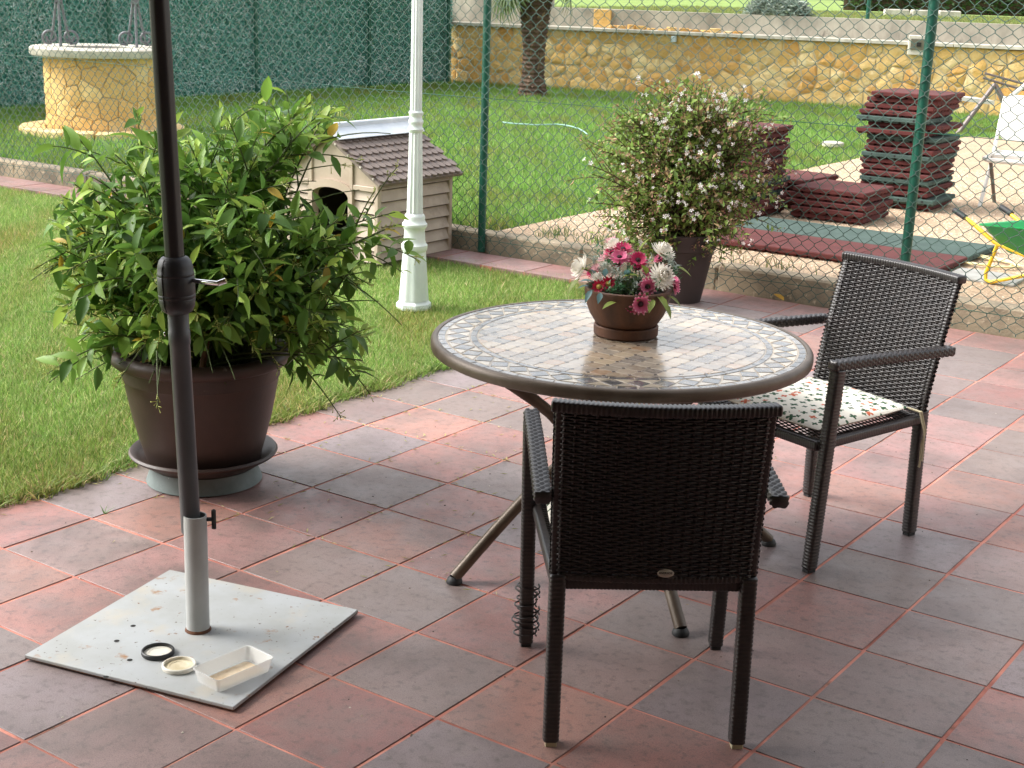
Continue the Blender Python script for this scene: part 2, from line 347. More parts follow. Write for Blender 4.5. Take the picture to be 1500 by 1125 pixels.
for (i, j) in cells:
    u, v, d = PX(((i + .5) * T, (j + .5) * T, 0))
    (seen if d > 0.3 and -110 < u < 1610 and -50 < v < 1260 else rest).append((i, j, d))
seen.sort(key=lambda q: q[2]); rest += seen[290:]; seen = seen[:290]
rt = random.Random(3)
for (i, j, d) in seen:
    grey = True if (i, j) in GREYSET else False if (i, j) in REDSET else rt.random() < 0.38
    if j == 13 and i < -1: grey = False
    c = np.array(rt.choice(GREYS if grey else REDS)[:3]) * rt.uniform(0.88, 1.12)
    o = obj('tile', tile_mesh[rt.randrange(3)], strip if i < -1 else terrace, (i * T + rt.uniform(-.0012, .0012), j * T + rt.uniform(-.0012, .0012), rt.uniform(-.0003, .0008)),
            (rt.uniform(-.0016, .0016), rt.uniform(-.0016, .0016), rt.uniform(-.004, .004)), color=tuple(c))
b = MB()
for (i, j, d) in rest: b.bbox(i * T + gap, (i + 1) * T - gap, j * T + gap, (j + 1) * T - gap, -0.03, 0, 0.0025)
o = stuff(obj('outer_tiles', b.mesh('outer_tiles', M['tile']), terrace, color=REDS[1]))

# kerb under the fence
kerb = struct(obj('kerb', MB().box(-12, 7.5, 4.905, 5.05, -0.1, 0.05).mesh('kerb', M['kerb'])))
kx = -12.0
while kx < 7:
    ln = 0.98
    u, v, d = PX((kx, 4.9, 0.1))
    hgt = 0.125 + 0.03 * max(0, min(1, (kx + 2) / 3.5))
    bb = MB().bbox(0.004, ln - 0.004, 0, 0.15, -0.1, hgt + rt.uniform(-.006, .006), 0.012)
    obj('kerb_block', bb.mesh('kerb_block', M['kerb']), kerb, (kx, 4.9 + rt.uniform(-.004, .004), 0)); kx += ln

# soil sheets under the lawns, gravel
me = MB().box(-60, -0.338, -60, 4.485, -0.11, -0.03).mesh('lawn', M['earth']); near_lawn = struct(obj('lawn', me))
me = MB().box(-60, -2.0, 5.051, 60, -0.11, Zg - 0.03).mesh('garden_lawn', M['earth']); far_lawn = struct(obj('garden_lawn', me))
me = MB().box(-1.998, 40, 5.051, 14.9, -0.11, Zg).mesh('gravel_yard', M['gravel']); gravel = struct(obj('gravel_yard', me))
me = MB().box(-1.998, 40, 14.902, 60, -0.11, Zg - 0.03).mesh('lawn_strip', M['earth']); struct(obj('garden_lawn', me))

def grass(name, xy, zb, h, wd, cols, lean, parent=None, tri3=False):
    n = len(xy); az = rng.uniform(0, 2 * pi, n); hh = h * rng.uniform(0.5, 1.25, n); le = lean * rng.uniform(0.1, 1.2, n) * hh; la = rng.uniform(0, 2 * pi, n)
    sx, sy = np.cos(az) * wd * 0.5, np.sin(az) * wd * 0.5
    x, y = xy[:, 0], xy[:, 1]; tx, ty = np.cos(la) * le, np.sin(la) * le
    if tri3:
        P = np.stack([np.c_[x - sx, y - sy, np.full(n, zb)], np.c_[x + sx, y + sy, np.full(n, zb)],
                      np.c_[x - sx * .8 + tx * .35, y - sy * .8 + ty * .35, zb + hh * .6], np.c_[x + sx * .8 + tx * .35, y + sy * .8 + ty * .35, zb + hh * .6],
                      np.c_[x + tx, y + ty, zb + hh]], 1)
        Fc = np.array([[0, 1, 3], [0, 3, 2], [2, 3, 4]]); k = 5
    else:
        P = np.stack([np.c_[x - sx, y - sy, np.full(n, zb)], np.c_[x + sx, y + sy, np.full(n, zb)], np.c_[x + tx, y + ty, zb + hh]], 1); Fc = np.array([[0, 1, 2]]); k = 3
    ci = rng.integers(0, len(cols), n); cc = np.array(cols)[ci] * rng.uniform(0.6, 1.35, (n, 1))
    # patches of drier and lusher grass
    pn = (np.sin(x * 3.1 + 1.3 * np.sin(y * 2.3)) + np.sin(y * 4.3 + 2.1 * np.sin(x * 1.7)) + np.sin(x * 9 + y * 7)) / 3
    cc = cc * (1 + 0.2 * pn[:, None]); cc[:, 0] *= 1 + 0.35 * np.clip(-pn, 0, 1); dry = rng.uniform(0, 1, n) < .07 + .10 * np.clip(-pn, 0, 1); cc[dry] = cc[dry] * np.array((1.5, 1.1, 1.5))
    me = npmesh(name, P.reshape(-1, 3), (Fc[None] + (np.arange(n) * k)[:, None, None]).reshape(-1, 3), M['grass'], np.repeat(cc, k, 0), smooth=False)
    return stuff(obj(name, me, parent))
def scatter(x0, x1, y0, y1, n, keep=None, margin=60):
    p = np.c_[rng.uniform(x0, x1, n), rng.uniform(y0, y1, n)]
    Y = (np.c_[p, np.zeros(n)] - CP) @ RM.T; u = 750 + F_PX * Y[:, 0] / Y[:, 2]; v = 562.5 + F_PX * Y[:, 1] / Y[:, 2]
    k = (Y[:, 2] > 0.3) & (u > -margin * 4) & (u < 1500 + margin * 4) & (v > -margin) & (v < 1125 + margin)
    p = p[k]
    if keep is not None: p = p[keep(p)]
    return p
GN = [(0.24, 0.35, 0.085), (0.18, 0.32, 0.065), (0.29, 0.39, 0.11), (0.42, 0.42, 0.19), (0.15, 0.27, 0.055), (0.21, 0.34, 0.075)]
GF = [(0.165, 0.31, 0.06), (0.125, 0.26, 0.048), (0.21, 0.36, 0.08), (0.17, 0.33, 0.065), (0.28, 0.36, 0.12)]
wob = lambda y: -0.315 + 0.012 * np.sin(y * 11) + 0.01 * np.sin(y * 27 + 1) + 0.008 * np.sin(y * 53)
p = scatter(-9.5, -0.27, -1.6, 4.62, 900000, lambda q: (q[:, 0] < wob(q[:, 1])) & (q[:, 1] < 4.60 + 0.01 * np.sin(q[:, 0] * 23)))
dcut = rng.uniform(0, 1, len(p)) < np.clip(5.5 / np.hypot(p[:, 0] - CP[0], p[:, 1] - CP[1]), 0.35, 1)
p = p[dcut]; grass('lawn_grass', p, -0.03, 0.035, 0.0048, GN, 0.9)['label'] = 'short mown green grass of the lawn beside the terrace'
p = scatter(-0.40, -0.27, -1.6, 4.6, 16000, lambda q: q[:, 0] < wob(q[:, 1]) + 0.03)
grass('lawn_edge_grass', p, -0.02, 0.06, 0.006, GN, 1.2, tri3=True)['label'] = 'longer grass spilling over the edge of the tiles'
p = scatter(-12, -1.95, 5.06, 18.5, 330000, lambda q: q[:, 0] < -2.0 + 0.03 * np.sin(q[:, 1] * 7) + 0.02 * np.sin(q[:, 1] * 19))
p = p[~(np.hypot(p[:, 0] + 8.75, p[:, 1] - 7.3) < 0.9)]
dc = rng.uniform(0, 1, len(p)) < np.clip(9.0 / np.hypot(p[:, 0] - CP[0], p[:, 1] - CP[1]), 0.4, 1); p = p[dc]
grass('garden_grass', p, Zg - 0.03, 0.075, 0.012, GF, 0.8)['label'] = 'thick bright green grass of the garden beyond the fence'
p = scatter(-2.0, 3.5, 14.9, 18.6, 40000); grass('garden_grass', p, Zg - 0.03, 0.07, 0.014, GF, 0.8)['label'] = 'strip of grass between gravel yard and stone wall'
for nm in list(bpy.data.objects):
    if nm.name.startswith(('lawn_grass', 'lawn_edge_grass', 'garden_grass')): nm['category'] = 'grass'
# weeds along the far side of the kerb
p = np.concatenate([np.c_[rng.normal(cx, sx, n), rng.uniform(5.03, 5.28, n)] for cx, sx, n in ((-1.62, .05, 60), (-1.12, .08, 170), (-0.92, .06, 90), (-1.3, .2, 40), (0.0, .14, 50))])
o = grass('kerb_weeds', p, Zg, 0.07, 0.006, [(0.13, 0.19, 0.05), (0.10, 0.16, 0.04), (0.22, 0.24, 0.10)], 0.8, tri3=True); o['label'] = 'loose grass tufts growing behind the concrete kerb'; o['category'] = 'grass'
# gravel stones
p = scatter(-2.0, 4.0, 5.06, 11.5, 42000)
n = len(p); tv = np.array([(1, 0, 0), (0, 1, 0), (-1, 0, 0), (0, -1, 0), (0, 0, .8)]) ; tf = np.array([(0, 1, 4), (1, 2, 4), (2, 3, 4), (3, 0, 4)])
a = rng.uniform(0, 6.28, n); Mt = np.zeros((n, 3, 3)); Mt[:, 0, 0] = np.cos(a); Mt[:, 0, 1] = -np.sin(a); Mt[:, 1, 0] = np.sin(a); Mt[:, 1, 1] = np.cos(a); Mt[:, 2, 2] = 1
V_, F_ = inst((tv, tf), Mt, np.c_[p, np.full(n, Zg - .001)], rng.uniform(.003, .010, n))
cc = np.array([srgb(214, 190, 160)[:3], srgb(186, 160, 132)[:3], srgb(160, 136, 116)[:3], srgb(222, 204, 180)[:3]])[rng.integers(0, 4, n)]
o = stuff(obj('gravel', npmesh('gravel', V_, F_, M['pebble'], np.repeat(cc, 5, 0), False), None)); o['label'] = 'loose beige gravel covering the yard'; o['category'] = 'gravel'

# unseen house behind the viewpoint: walls and porch roof added to shade the terrace
hs_ = thing('house', 'unseen cream house with a porch roof added to shade the terrace', 'house', (2.5, -5.0, 0))
obj('wall', MB().box(-7, 8, -0.4, 0, -0.1, 3.2).mesh('wall', M['render']), hs_)
obj('shade_side_wall', MB().box(3.6, 3.9, 0.0, 9.0, -0.1, 3.2).mesh('shade_side_wall', M['render']), hs_)
obj('shade_porch_roof', MB().box(-3.6, 3.6, 0.0, 4.95, 2.6, 2.75).mesh('shade_porch_roof', M['roofwood']), hs_)

# ================================================================== CHAIN-LINK FENCE
fence = thing('chain_link_fence', 'green chain-link fence with round green posts along the concrete kerb', 'fence', (0, FY, 0))
for px in (-10.9, -7.95, -5.05, -2.0, 0.93, 3.85):
    zb = 0.0
    lean = 0.015 if px > 0 else 0.0
    m_ = MB().tube([(0, 0, zb), (lean, 0, 2.05)], 0.026, 14).lathe([(0.0001, 2.075), (0.02, 2.07), (0.029, 2.05), (0.029, 2.03)], 14)
    if lean: m_ = MB().tube([(0, 0, zb), (lean, 0, 2.05)], 0.028, 14)
    obj('post', m_.mesh('post', M['green'], True), fence, (px, 0, 0))
PW, PH = 0.085, 0.085; vs_, fs_ = [], []
nw = int(15.2 / PW) * 2; nseg = int(2.0 / (PH / 2)); base = 0
def sag(x, z): return 0.010 * sin(x * 2.1 + 1) * sin(z * 2.4 + .3) + 0.006 * sin(x * 7.3) + (0.02 * max(0, 0.18 - z) / 0.18) * sin(x * 5.0 + 1)
jit = rng.normal(0, 0.003, (nw + 2, nseg + 2, 2))
wires = []
for k in range(nw):
    pts = []
    for q in range(nseg + 1):
        odd = (q + k) % 2; x = -11.5 + k * PW * .5 + (PW * 0.5 if odd else 0.0); z = 0.012 + q * PH / 2
        kk = k + odd
        jx, jz = jit[kk, q]; low = max(0, 1 - z / 0.2) * 0.008
        x += jx + low * sin(kk * 3.7 + q); z += jz + low * 0.8 * sin(kk * 5.1 + q * 2) 
        s_ = 1 if odd else -1
        # the wire bends round its neighbour at each node: short vertical hook
        off = -0.033 + sag(x, z)
        for dz in (-0.0055, 0.0055):
            pts.append((x + s_ * 0.0012, off + 0.0022 * (1 if dz > 0 else -1), max(0.006, z + dz)))
    wires.append(pts)
W_ = np.array(wires)                                  # (nw, P, 3)
d_ = np.gradient(W_, axis=1); d_ /= np.linalg.norm(d_, axis=2, keepdims=True) + 1e-9
e1 = np.cross(d_, np.array([0, 1.0, 0])); e1 /= np.linalg.norm(e1, axis=2, keepdims=True) + 1e-9; e2 = np.cross(d_, e1)
rw = 0.0026; ring = np.stack([W_ + rw * (cos(t) * e1 + sin(t) * e2) for t in (0.4, 0.4 + 2.094, 0.4 + 4.189)], 2)   # (nw,P,3,3)
nw_, P_, K_, _ = ring.shape
idx = np.arange(nw_ * P_ * K_).reshape(nw_, P_, K_)
q_ = np.stack([idx[:, :-1, :], np.roll(idx, -1, 2)[:, :-1, :], np.roll(idx, -1, 2)[:, 1:, :], idx[:, 1:, :]], -1).reshape(-1, 4)
obj('wire_mesh', npmesh('wire_mesh', ring.reshape(-1, 3), q_, M['wire']), fence)
for tz in (0.10, 1.03, 1.95):
    pts = [(x, -0.030 + 0.004 * sin(x * 3), tz + 0.012 * sin(x * 0.9 + tz)) for x in np.linspace(-11.4, 3.85, 60)]
    obj('tension_wire', MB().tube(pts, 0.0022, 5).mesh('tension_wire', M['green'], True), fence)

# ================================================================== SCREENED BOUNDARY FENCE (left)
NX = -11.5
scr = thing('screen_fence', 'boundary fence covered with dark green artificial hedge screening', 'fence', (NX, 0, Zg))
for py in (7.0, 9.55, 12.15, 14.6, 16.6):
    obj('post', MB().tube([(0.10, 0, 0), (0.10, 0, 2.4)], 0.026, 10).mesh('post', M['green'], True), scr, (0, py, 0))
obj('backing', MB().box(-0.06, -0.03, 5.2, 16.85, 0.0, 2.3).mesh('backing', mat('dark_screen_backing', srgb(58, 116, 102), 0.8)), scr)
n = 150000; yy = rng.uniform(5.3, 16.8, n); zz = rng.uniform(0.0, 2.3, n); dv = rng.normal(0, 1, (n, 3)); dv[:, 0] = np.abs(dv[:, 0]) * .6; dv /= np.linalg.norm(dv, axis=1, keepdims=True)
sd = np.cross(dv, rng.normal(0, 1, (n, 3))); sd /= np.linalg.norm(sd, axis=1, keepdims=True)
p0 = np.c_[rng.uniform(-0.03, 0.03, n), yy, zz]; L_ = rng.uniform(.03, .06, n)[:, None]
P = np.stack([p0 - sd * .0055, p0 + sd * .0055, p0 + dv * L_ + sd * .003, p0 + dv * L_ - sd * .003], 1)
patch = 0.62 + 0.25 * np.sin(yy * 1.3 + 2.0 * np.sin(zz * 1.7 + yy * .6)) * np.sin(yy * .47 + 1.0)
tc_ = np.array([srgb(112, 182, 168)[:3], srgb(166, 214, 204)[:3], srgb(84, 150, 138)[:3], srgb(252, 254, 253)[:3]])
pk = rng.uniform(0, 1, n); ci = np.where(pk < .34, 0, np.where(pk < .48, 2, np.where(pk < .74, 1, 3)))
ci = np.where((ci == 3) & (rng.uniform(0, 1, n) > patch * 1.3), 1, ci)
tt = tc_[ci] * rng.uniform(.7, 1.25, (n, 1))
o = stuff(obj('screen_needles', npmesh('screen_needles', P.reshape(-1, 3), np.arange(n * 4).reshape(n, 4), M['needle'], np.repeat(tt, 4, 0), False), scr))

# ================================================================== STONE RETAINING WALL
A0 = np.array([-11.66, 16.88]); A1 = np.array([-4.79, 18.31]); du = A1 - A0; du /= np.linalg.norm(du); WANG = atan2(du[1], du[0])
wall = thing('stone_wall', 'ochre stone retaining wall with pale capstones and weathered concrete upper strip', 'wall', (A0[0], A0[1], Zg), WANG)
WL = 17.0; WH = lambda s_: 0.86 + 0.0 * s_
obj('mortar_core', MB().box(0, WL, 0.03, 0.5, -0.2, 0.93).mesh('mortar_core', M['mortar']), wall)
def capz(s_): return 0.86 + 0.22 * min(1, s_ / 7.0) * 0.55
# stones: jittered rows of irregular polygons (Voronoi cells by half-plane clipping)
def voronoi(pts, x0, x1, y0, y1, aspect=1.0, gapw=0.012):
    out = []
    P_ = np.array(pts)
    for i, c in enumerate(P_):
        poly = [(x0, y0), (x1, y0), (x1, y1), (x0, y1)]
        dd = np.hypot(P_[:, 0] - c[0], P_[:, 1] - c[1]); near = np.argsort(dd)[1:15]
        for j in near:
            q = P_[j]; mx, my = (c + q) / 2; nx, ny = q - c; ln = hypot(nx, ny); nx /= ln; ny /= ln
            mx -= nx * gapw * .5; my -= ny * gapw * .5; new = []
            for a in range(len(poly)):
                p, r = poly[a], poly[(a + 1) % len(poly)]
                dp = (p[0] - mx) * nx + (p[1] - my) * ny; dr = (r[0] - mx) * nx + (r[1] - my) * ny
                if dp <= 0: new.append(p)
                if dp * dr < 0: t = dp / (dp - dr); new.append((p[0] + t * (r[0] - p[0]), p[1] + t * (r[1] - p[1])))
            poly = new
            if len(poly) < 3: break
        if len(poly) >= 3: out.append(poly)
    return out
def stone_mesh(poly, depth, rnd):
    # polygon in (s, z) plane, dome-like chipped face towards -y
    n0 = len(poly); fine = []
    for a in range(n0):
        p, q = poly[a], poly[(a + 1) % n0]; k = max(1, int(hypot(q[0] - p[0], q[1] - p[1]) / 0.09))
        for t in range(k): fine.append((p[0] + (q[0] - p[0]) * t / k, p[1] + (q[1] - p[1]) * t / k))
    n = len(fine); cx = sum(p[0] for p in fine) / n; cz = sum(p[1] for p in fine) / n
    vs = [(x, 0.04, z) for x, z in fine]
    jx = lambda s_: rnd.uniform(-s_, s_)
    jj = .25 * depth; r1 = [(cx + (x - cx) * .965 + jx(.008), -depth * .45 + jx(jj), cz + (z - cz) * .965 + jx(.008)) for x, z in fine]
    tx, tz = jx(.35), jx(.35)
    r2 = [(cx + (x - cx) * .66 + jx(.015), -depth + jx(jj) + ((x - cx) * tx + (z - cz) * tz) * depth * 7, cz + (z - cz) * .62 + jx(.015)) for x, z in fine]
    vs += r1 + r2 + [(cx, -depth * 1.05 + jx(.01), cz)]; fs = []
    for i in range(n):
        j = (i + 1) % n; fs += [(i, j, n + j, n + i), (n + i, n + j, 2 * n + j, 2 * n + i), (2 * n + i, 2 * n + j, 3 * n)]
    return vs, fs
rs = random.Random(11)
STONEC = [srgb(218, 180, 112), srgb(212, 170, 100), srgb(224, 192, 132), srgb(206, 158, 90), srgb(228, 204, 152), srgb(216, 186, 126), srgb(200, 150, 84)]
pts = []; rows = 5; sx = 0.0
for r in range(rows):
    s_ = rs.uniform(0, .1)
    while s_ < WL - 2.2:
        pts.append((s_ + rs.uniform(-.07, .07), 0.08 + r * 0.185 + rs.uniform(-.05, .05))); s_ += rs.uniform(.17, .36)
polys = voronoi(pts, 0.02, WL - 2.0, -0.03, 0.925, gapw=0.016)
polys.sort(key=lambda pl: pl[0][0])
for pl in polys[:300]:
    vs, fs = stone_mesh(pl, rs.uniform(.012, .034), rs)
    cx = sum(v[0] for v in vs) / len(vs); cz = sum(v[2] for v in vs) / len(vs)
    b = MB().add([(v[0] - cx, v[1], v[2] - cz) for v in vs], fs)
    c = np.array(rs.choice(STONEC)[:3]) * rs.uniform(.85, 1.1)
    obj('stone', b.mesh('stone', M['stone'], True), wall, (cx, 0.03, cz), color=tuple(c))
b = MB()
for pl in polys[300:]: b.add(*stone_mesh(pl, rs.uniform(.02, .05), rs))
if polys[300:]: stuff(obj('far_stones', b.mesh('far_stones', M['stone'], True), wall, (0, 0.03, 0), color=STONEC[0]))
k = 0; s_ = -0.1
while s_ < WL:
    ln = 1.2; obj('capstone', MB().bbox(0.003, ln - .003, -0.07, 0.42, 0.0, 0.05, .008).mesh('capstone', M['capwhite']), wall, (s_, 0, 0.932)); s_ += ln
obj('upper_strip', MB().box(-0.1, WL, 0.28, 0.55, 0.97, 1.275).box(-0.1, 1.75, 0.27, 0.5, 0.98, 1.5).mesh('upper_strip', M['concrete']), wall)
obj('end_pier', MB().box(-0.32, -0.11, -0.05, 0.5, -0.2, 1.2).mesh('end_pier', M['concrete']), wall)
obj('ochre_slab', MB().bbox(2.55, 2.85, 0.235, 0.275, 0.985, 1.27, .01).mesh('ochre_slab', M['stone']), wall, color=STONEC[1])
# loose flat stones left on the ledge
for k_ in range(13):
    sx = 2.95 + k_ * 0.17 + rs.uniform(-.04, .04); a = rs.uniform(0, 3)
    poly = [(cos(a + t) * rs.uniform(.06, .11), sin(a + t) * rs.uniform(.04, .07)) for t in np.linspace(0, 5.6, 7)]
    wp = A0 + du * sx + np.array([-du[1], du[0]]) * 0.10
    o = obj('loose_stone', MB().prism(poly, 0, rs.uniform(.02, .07), .012).mesh('loose_stone', M['stone'], True), None, (wp[0], wp[1], Zg + 0.983), (0, 0, WANG), color=rs.choice(STONEC))
    tag(o, 'flat ochre stone lying loose on the ledge of the stone wall', 'stone', 'loose stones on the wall ledge')
# socket box on the wall
sb_s = (G(1346, 75, 0)[0], 0)
def on_wall(u, v, off=0.0):                    # pixel -> point on the face of the stone wall
    d = RM.T @ np.array([(u - 750) / F_PX, (v - 562.5) / F_PX, 1.0]); nrm = np.array([-du[1], du[0], 0]); t = ((np.array([A0[0], A0[1], 0]) - CP) @ nrm + off) / (d @ nrm); return CP + t * d
bp = on_wall(1347, 66, -0.05)
sbx = thing('socket_box', 'cream electrical socket box mounted on the stone wall', 'socket box', tuple(bp), WANG)
obj('case', MB().bbox(-.16, .16, -.06, .05, -.14, .14, .012).mesh('case', M['capwhite']), sbx)
obj('cover', MB().bbox(-.12, .12, -.075, -.0605, -.07, .09, .01).mesh('cover', mat('smoked_cover', srgb(96, 92, 78), .3)), sbx)
obj('socket', MB().box(-.03, .03, -.085, -.0755, -.02, .04).mesh('socket', M['hole']), sbx)
bp2 = on_wall(987, 57, -0.05)
tag(obj('wall_outlet', MB().bbox(-.04, .04, -.03, .04, -.045, .045, .008).mesh('wall_outlet', mat('pale_blue_box', srgb(186, 200, 204), .5)), None, tuple(bp2), (0, 0, WANG)), 'small pale blue outlet box on the stone wall', 'outlet')

# upper garden beyond the wall
def wp2(s_, off, z): q = A0 + du * s_ + np.array([-du[1], du[0]]) * off; return (q[0], q[1], z)
vs = [wp2(-3, .56, 1.36), wp2(60, .56, 1.36), wp2(60, 90, 1.45), wp2(-3, 90, 1.45)]
struct(obj('upper_lawn', MB().add(vs, [(0, 1, 2, 3)]).mesh('upper_lawn', mat('far_grass', srgb(132, 152, 74), .95, col2=srgb(104, 130, 56), nscale=1.5, bump=.6, bscale=20, bdist=.05))))
n = 45000; s_ = rng.uniform(1.5, 17, n); of = rng.uniform(.6, 9.5, n); p = A0[None] + s_[:, None] * du[None] + of[:, None] * np.array([-du[1], du[0]])[None]
o = grass('upper_grass', p, 1.355, 0.06, 0.02, [(0.2, .25, .07), (.16, .22, .06), (.24, .27, .1)], .8); o['label'] = 'pale grass of the upper garden above the stone wall'; o['category'] = 'grass'
q = AT(1272, 12, wp2(9, 1.2, 1.4)); tag(obj('garden_post', MB().tube([(0, 0, 0), (0, 0, 1.6)], .03, 10).mesh('garden_post', M['green'], True), None, (q[0], q[1], 1.35)), 'thin green post standing in the upper garden above the stone wall', 'post')
for k_, (u0, u1) in enumerate(((1297, 1332), (1336, 1372), (1376, 1408))):
    a_ = AT(u0, 3, wp2(9.5, 8, 1.4)); b_ = AT(u1, 3.5, wp2(9.5, 8, 1.4)); L2 = hypot(b_[0] - a_[0], b_[1] - a_[1])
    tag(obj('edging_stone', MB().bbox(0, L2, -.1, .1, 0, .13, .02).mesh('edging_stone', M['capwhite']), None, (a_[0], a_[1], 1.37), (0, 0, atan2(b_[1] - a_[1], b_[0] - a_[0]))), 'pale edging stone laid on the upper lawn', 'stone', 'edging stones on the upper lawn')
# low silvery bush on the upper lawn
def leafy(name, n, fn, tmpl, cols, mat_, parent, smin=.7, smax=1.2):
    pos = fn(n); dr = rng.normal(0, 1, (len(pos), 3)); dr[:, 2] = np.abs(dr[:, 2]) * .5 + .1
    up = rng.normal(0, .5, (len(pos), 3)); up[:, 2] += 1
    V_, F_ = inst(tmpl, frames(dr, up), pos, rng.uniform(smin, smax, len(pos)))
    cc = np.array(cols)[rng.integers(0, len(cols), len(pos))] * rng.uniform(.7, 1.3, (len(pos), 1))
    return stuff(obj(name, npmesh(name, V_, F_, mat_, np.repeat(cc, len(tmpl[0]), 0)), parent))
q = AT(1140, 12, wp2(7.0, 1.3, 1.4)); bush = thing('silver_bush', 'low silvery green bush growing above the stone wall', 'bush', (q[0], q[1], 1.36))
def ell(c, r):
    def fn(n): v = rng.normal(0, 1, (n, 3)); v /= np.linalg.norm(v, axis=1, keepdims=True); v *= rng.uniform(.5, 1, (n, 1)) ** .4; v[:, 2] = np.abs(v[:, 2]); return np.array(c) + v * np.array(r)
    return fn
leafy('foliage', 2600, ell((0, 0, .02), (.55, .4, .3)), leaf_tmpl(.10, .03, n=2), [(.3, .36, .3), (.4, .45, .38), (.2, .26, .2)], M['smallleaf'], bush)
obj('stem', MB().tube([(0, 0, 0), (.02, 0, .2)], .015, 6).mesh('stem', M['bark']), bush)
# dark hedge far behind the upper lawn
hq = wp2(10.5, 11, 1.4); hedge = thing('far_hedge', 'dark clipped hedge behind the upper lawn', 'hedge', hq, WANG)
leafy('foliage', 9000, lambda n: np.c_[rng.uniform(-6, 8, n), rng.normal(0, .2, n), rng.uniform(0, .9, n)], leaf_tmpl(.16, .08, n=2), [(.05, .10, .03), (.07, .13, .04), (.03, .07, .02)], M['smallleaf'], hedge)
obj('stem', MB().box(-6, 8, -.05, .05, 0, .6).mesh('stem', M['bark']), hedge)

# ================================================================== PALM
pc = G(780, 139, Zg)
palm = thing('palm_tree', 'fan palm with rough brown fibrous trunk on the far lawn', 'palm tree', (pc[0], pc[1], Zg - 0.02))
b = MB(); pr = []
for i in range(78):
    z = i * 0.033; r = 0.17 + 0.07 * max(0, 1 - z / .3) + 0.08 * max(0, min(1, (z - .7) / .8)); pr.append((r * (1.06 if i % 2 else .95), z))
b.lathe(pr, 20, cap1=True); obj('trunk', b.mesh('trunk', mat('palm_fibre', srgb(112, 90, 74), .95, col2=srgb(70, 54, 44), nscale=14, bump=1.0, bscale=25, bdist=.04, stretch=(1, 1, .4)), True), palm)
b = MB()
for i in range(260):                            # old leaf bases and fibres on the trunk
    a = rs.uniform(0, 2 * pi); z = rs.uniform(.02, 2.5); r = .17 + 0.07 * max(0, 1 - z / .3) + .08 * max(0, min(1, (z - .7) / .8)); l = rs.uniform(.05, .13)
    d0 = np.array((cos(a), sin(a), 0)); t0 = np.array((-sin(a), cos(a), 0)); p0 = d0 * r + np.array((0, 0, z)); tip = p0 + d0 * rs.uniform(.03, .08) + np.array((0, 0, l if z > .35 else -l * .3))
    b.add([p0 - t0 * .02, p0 + t0 * .02, tip], [(0, 1, 2)])
stuff(obj('leaf_bases', b.mesh('leaf_bases', mat('old_leaf_base', srgb(140, 116, 96), .9, col2=srgb(86, 66, 54), nscale=9)), palm))
fan_cols = [(.12, .19, .05), (.09, .15, .04), (.16, .22, .07), (.22, .24, .10)]
frond_m = []
for v_ in range(3):
    b = MB(); seg = 26; tint = []
    pet = .55
    b.tube([(0, 0, 0), (0, pet * .5, .03), (0, pet, 0)], .012, 5)
    for i in range(seg):
        a = radians(-118 + 236 * i / (seg - 1)); L_ = .62 * (1 - .25 * abs(a) / 2.1) * rs.uniform(.9, 1.05); d0 = np.array((sin(a), cos(a), 0)); t0 = np.array((cos(a), -sin(a), 0))
        o_ = np.array((0, pet, 0)); pts4 = []
        for t in (0.02, .45, .8, 1): 
            wd = .022 * (1 - .9 * max(0, t - .4) / .6) * (t if t < .45 else .45) / .45 + .001
            c_ = o_ + d0 * L_ * t + np.array((0, 0, -.10 * t * t - (.25 * max(0, t - .6) ** 1.2)))
            pts4 += [c_ - t0 * wd, c_ + t0 * wd]
        b.add(pts4, [(0, 1, 3, 2), (2, 3, 5, 4), (4, 5, 7, 6)])
    me = b.mesh('frond', M['leaf'], True); set_tint(me, np.array(fan_cols[v_]))
    frond_m.append(me)
for i in range(54):
    a = i * 2.39996 + rs.uniform(-.2, .2); el = rs.uniform(-35, 80)
    z = 2.45 + .35 * (el + 75) / 155; sc = rs.uniform(1.1, 1.5)
    if i < 5: a = atan2(-.578, -.815) + (-.5, -.2, .15, .45, .75)[i]; el = (-62, -55, -66, -58, -50)[i]; z = 2.1; sc = 1.0
    if i == 5: a = atan2(.578, .815) - .2; el = -60; z = 2.15; sc = 1.0
    o = obj('frond', frond_m[i % 3], palm, (cos(a) * .14, sin(a) * .14, z)); o.rotation_mode = 'QUATERNION'
    d = Vector((cos(a) * cos(radians(el)), sin(a) * cos(radians(el)), sin(radians(el)))); up = Vector((0, 0, 1)) if el < 60 else Vector((-cos(a), -sin(a), 0.2))
    x = d.cross(up).normalized(); zz_ = x.cross(d); o.rotation_quaternion = Matrix(((x[0], d[0], zz_[0]), (x[1], d[1], zz_[1]), (x[2], d[2], zz_[2]))).to_quaternion(); o.scale = (sc, sc, sc)

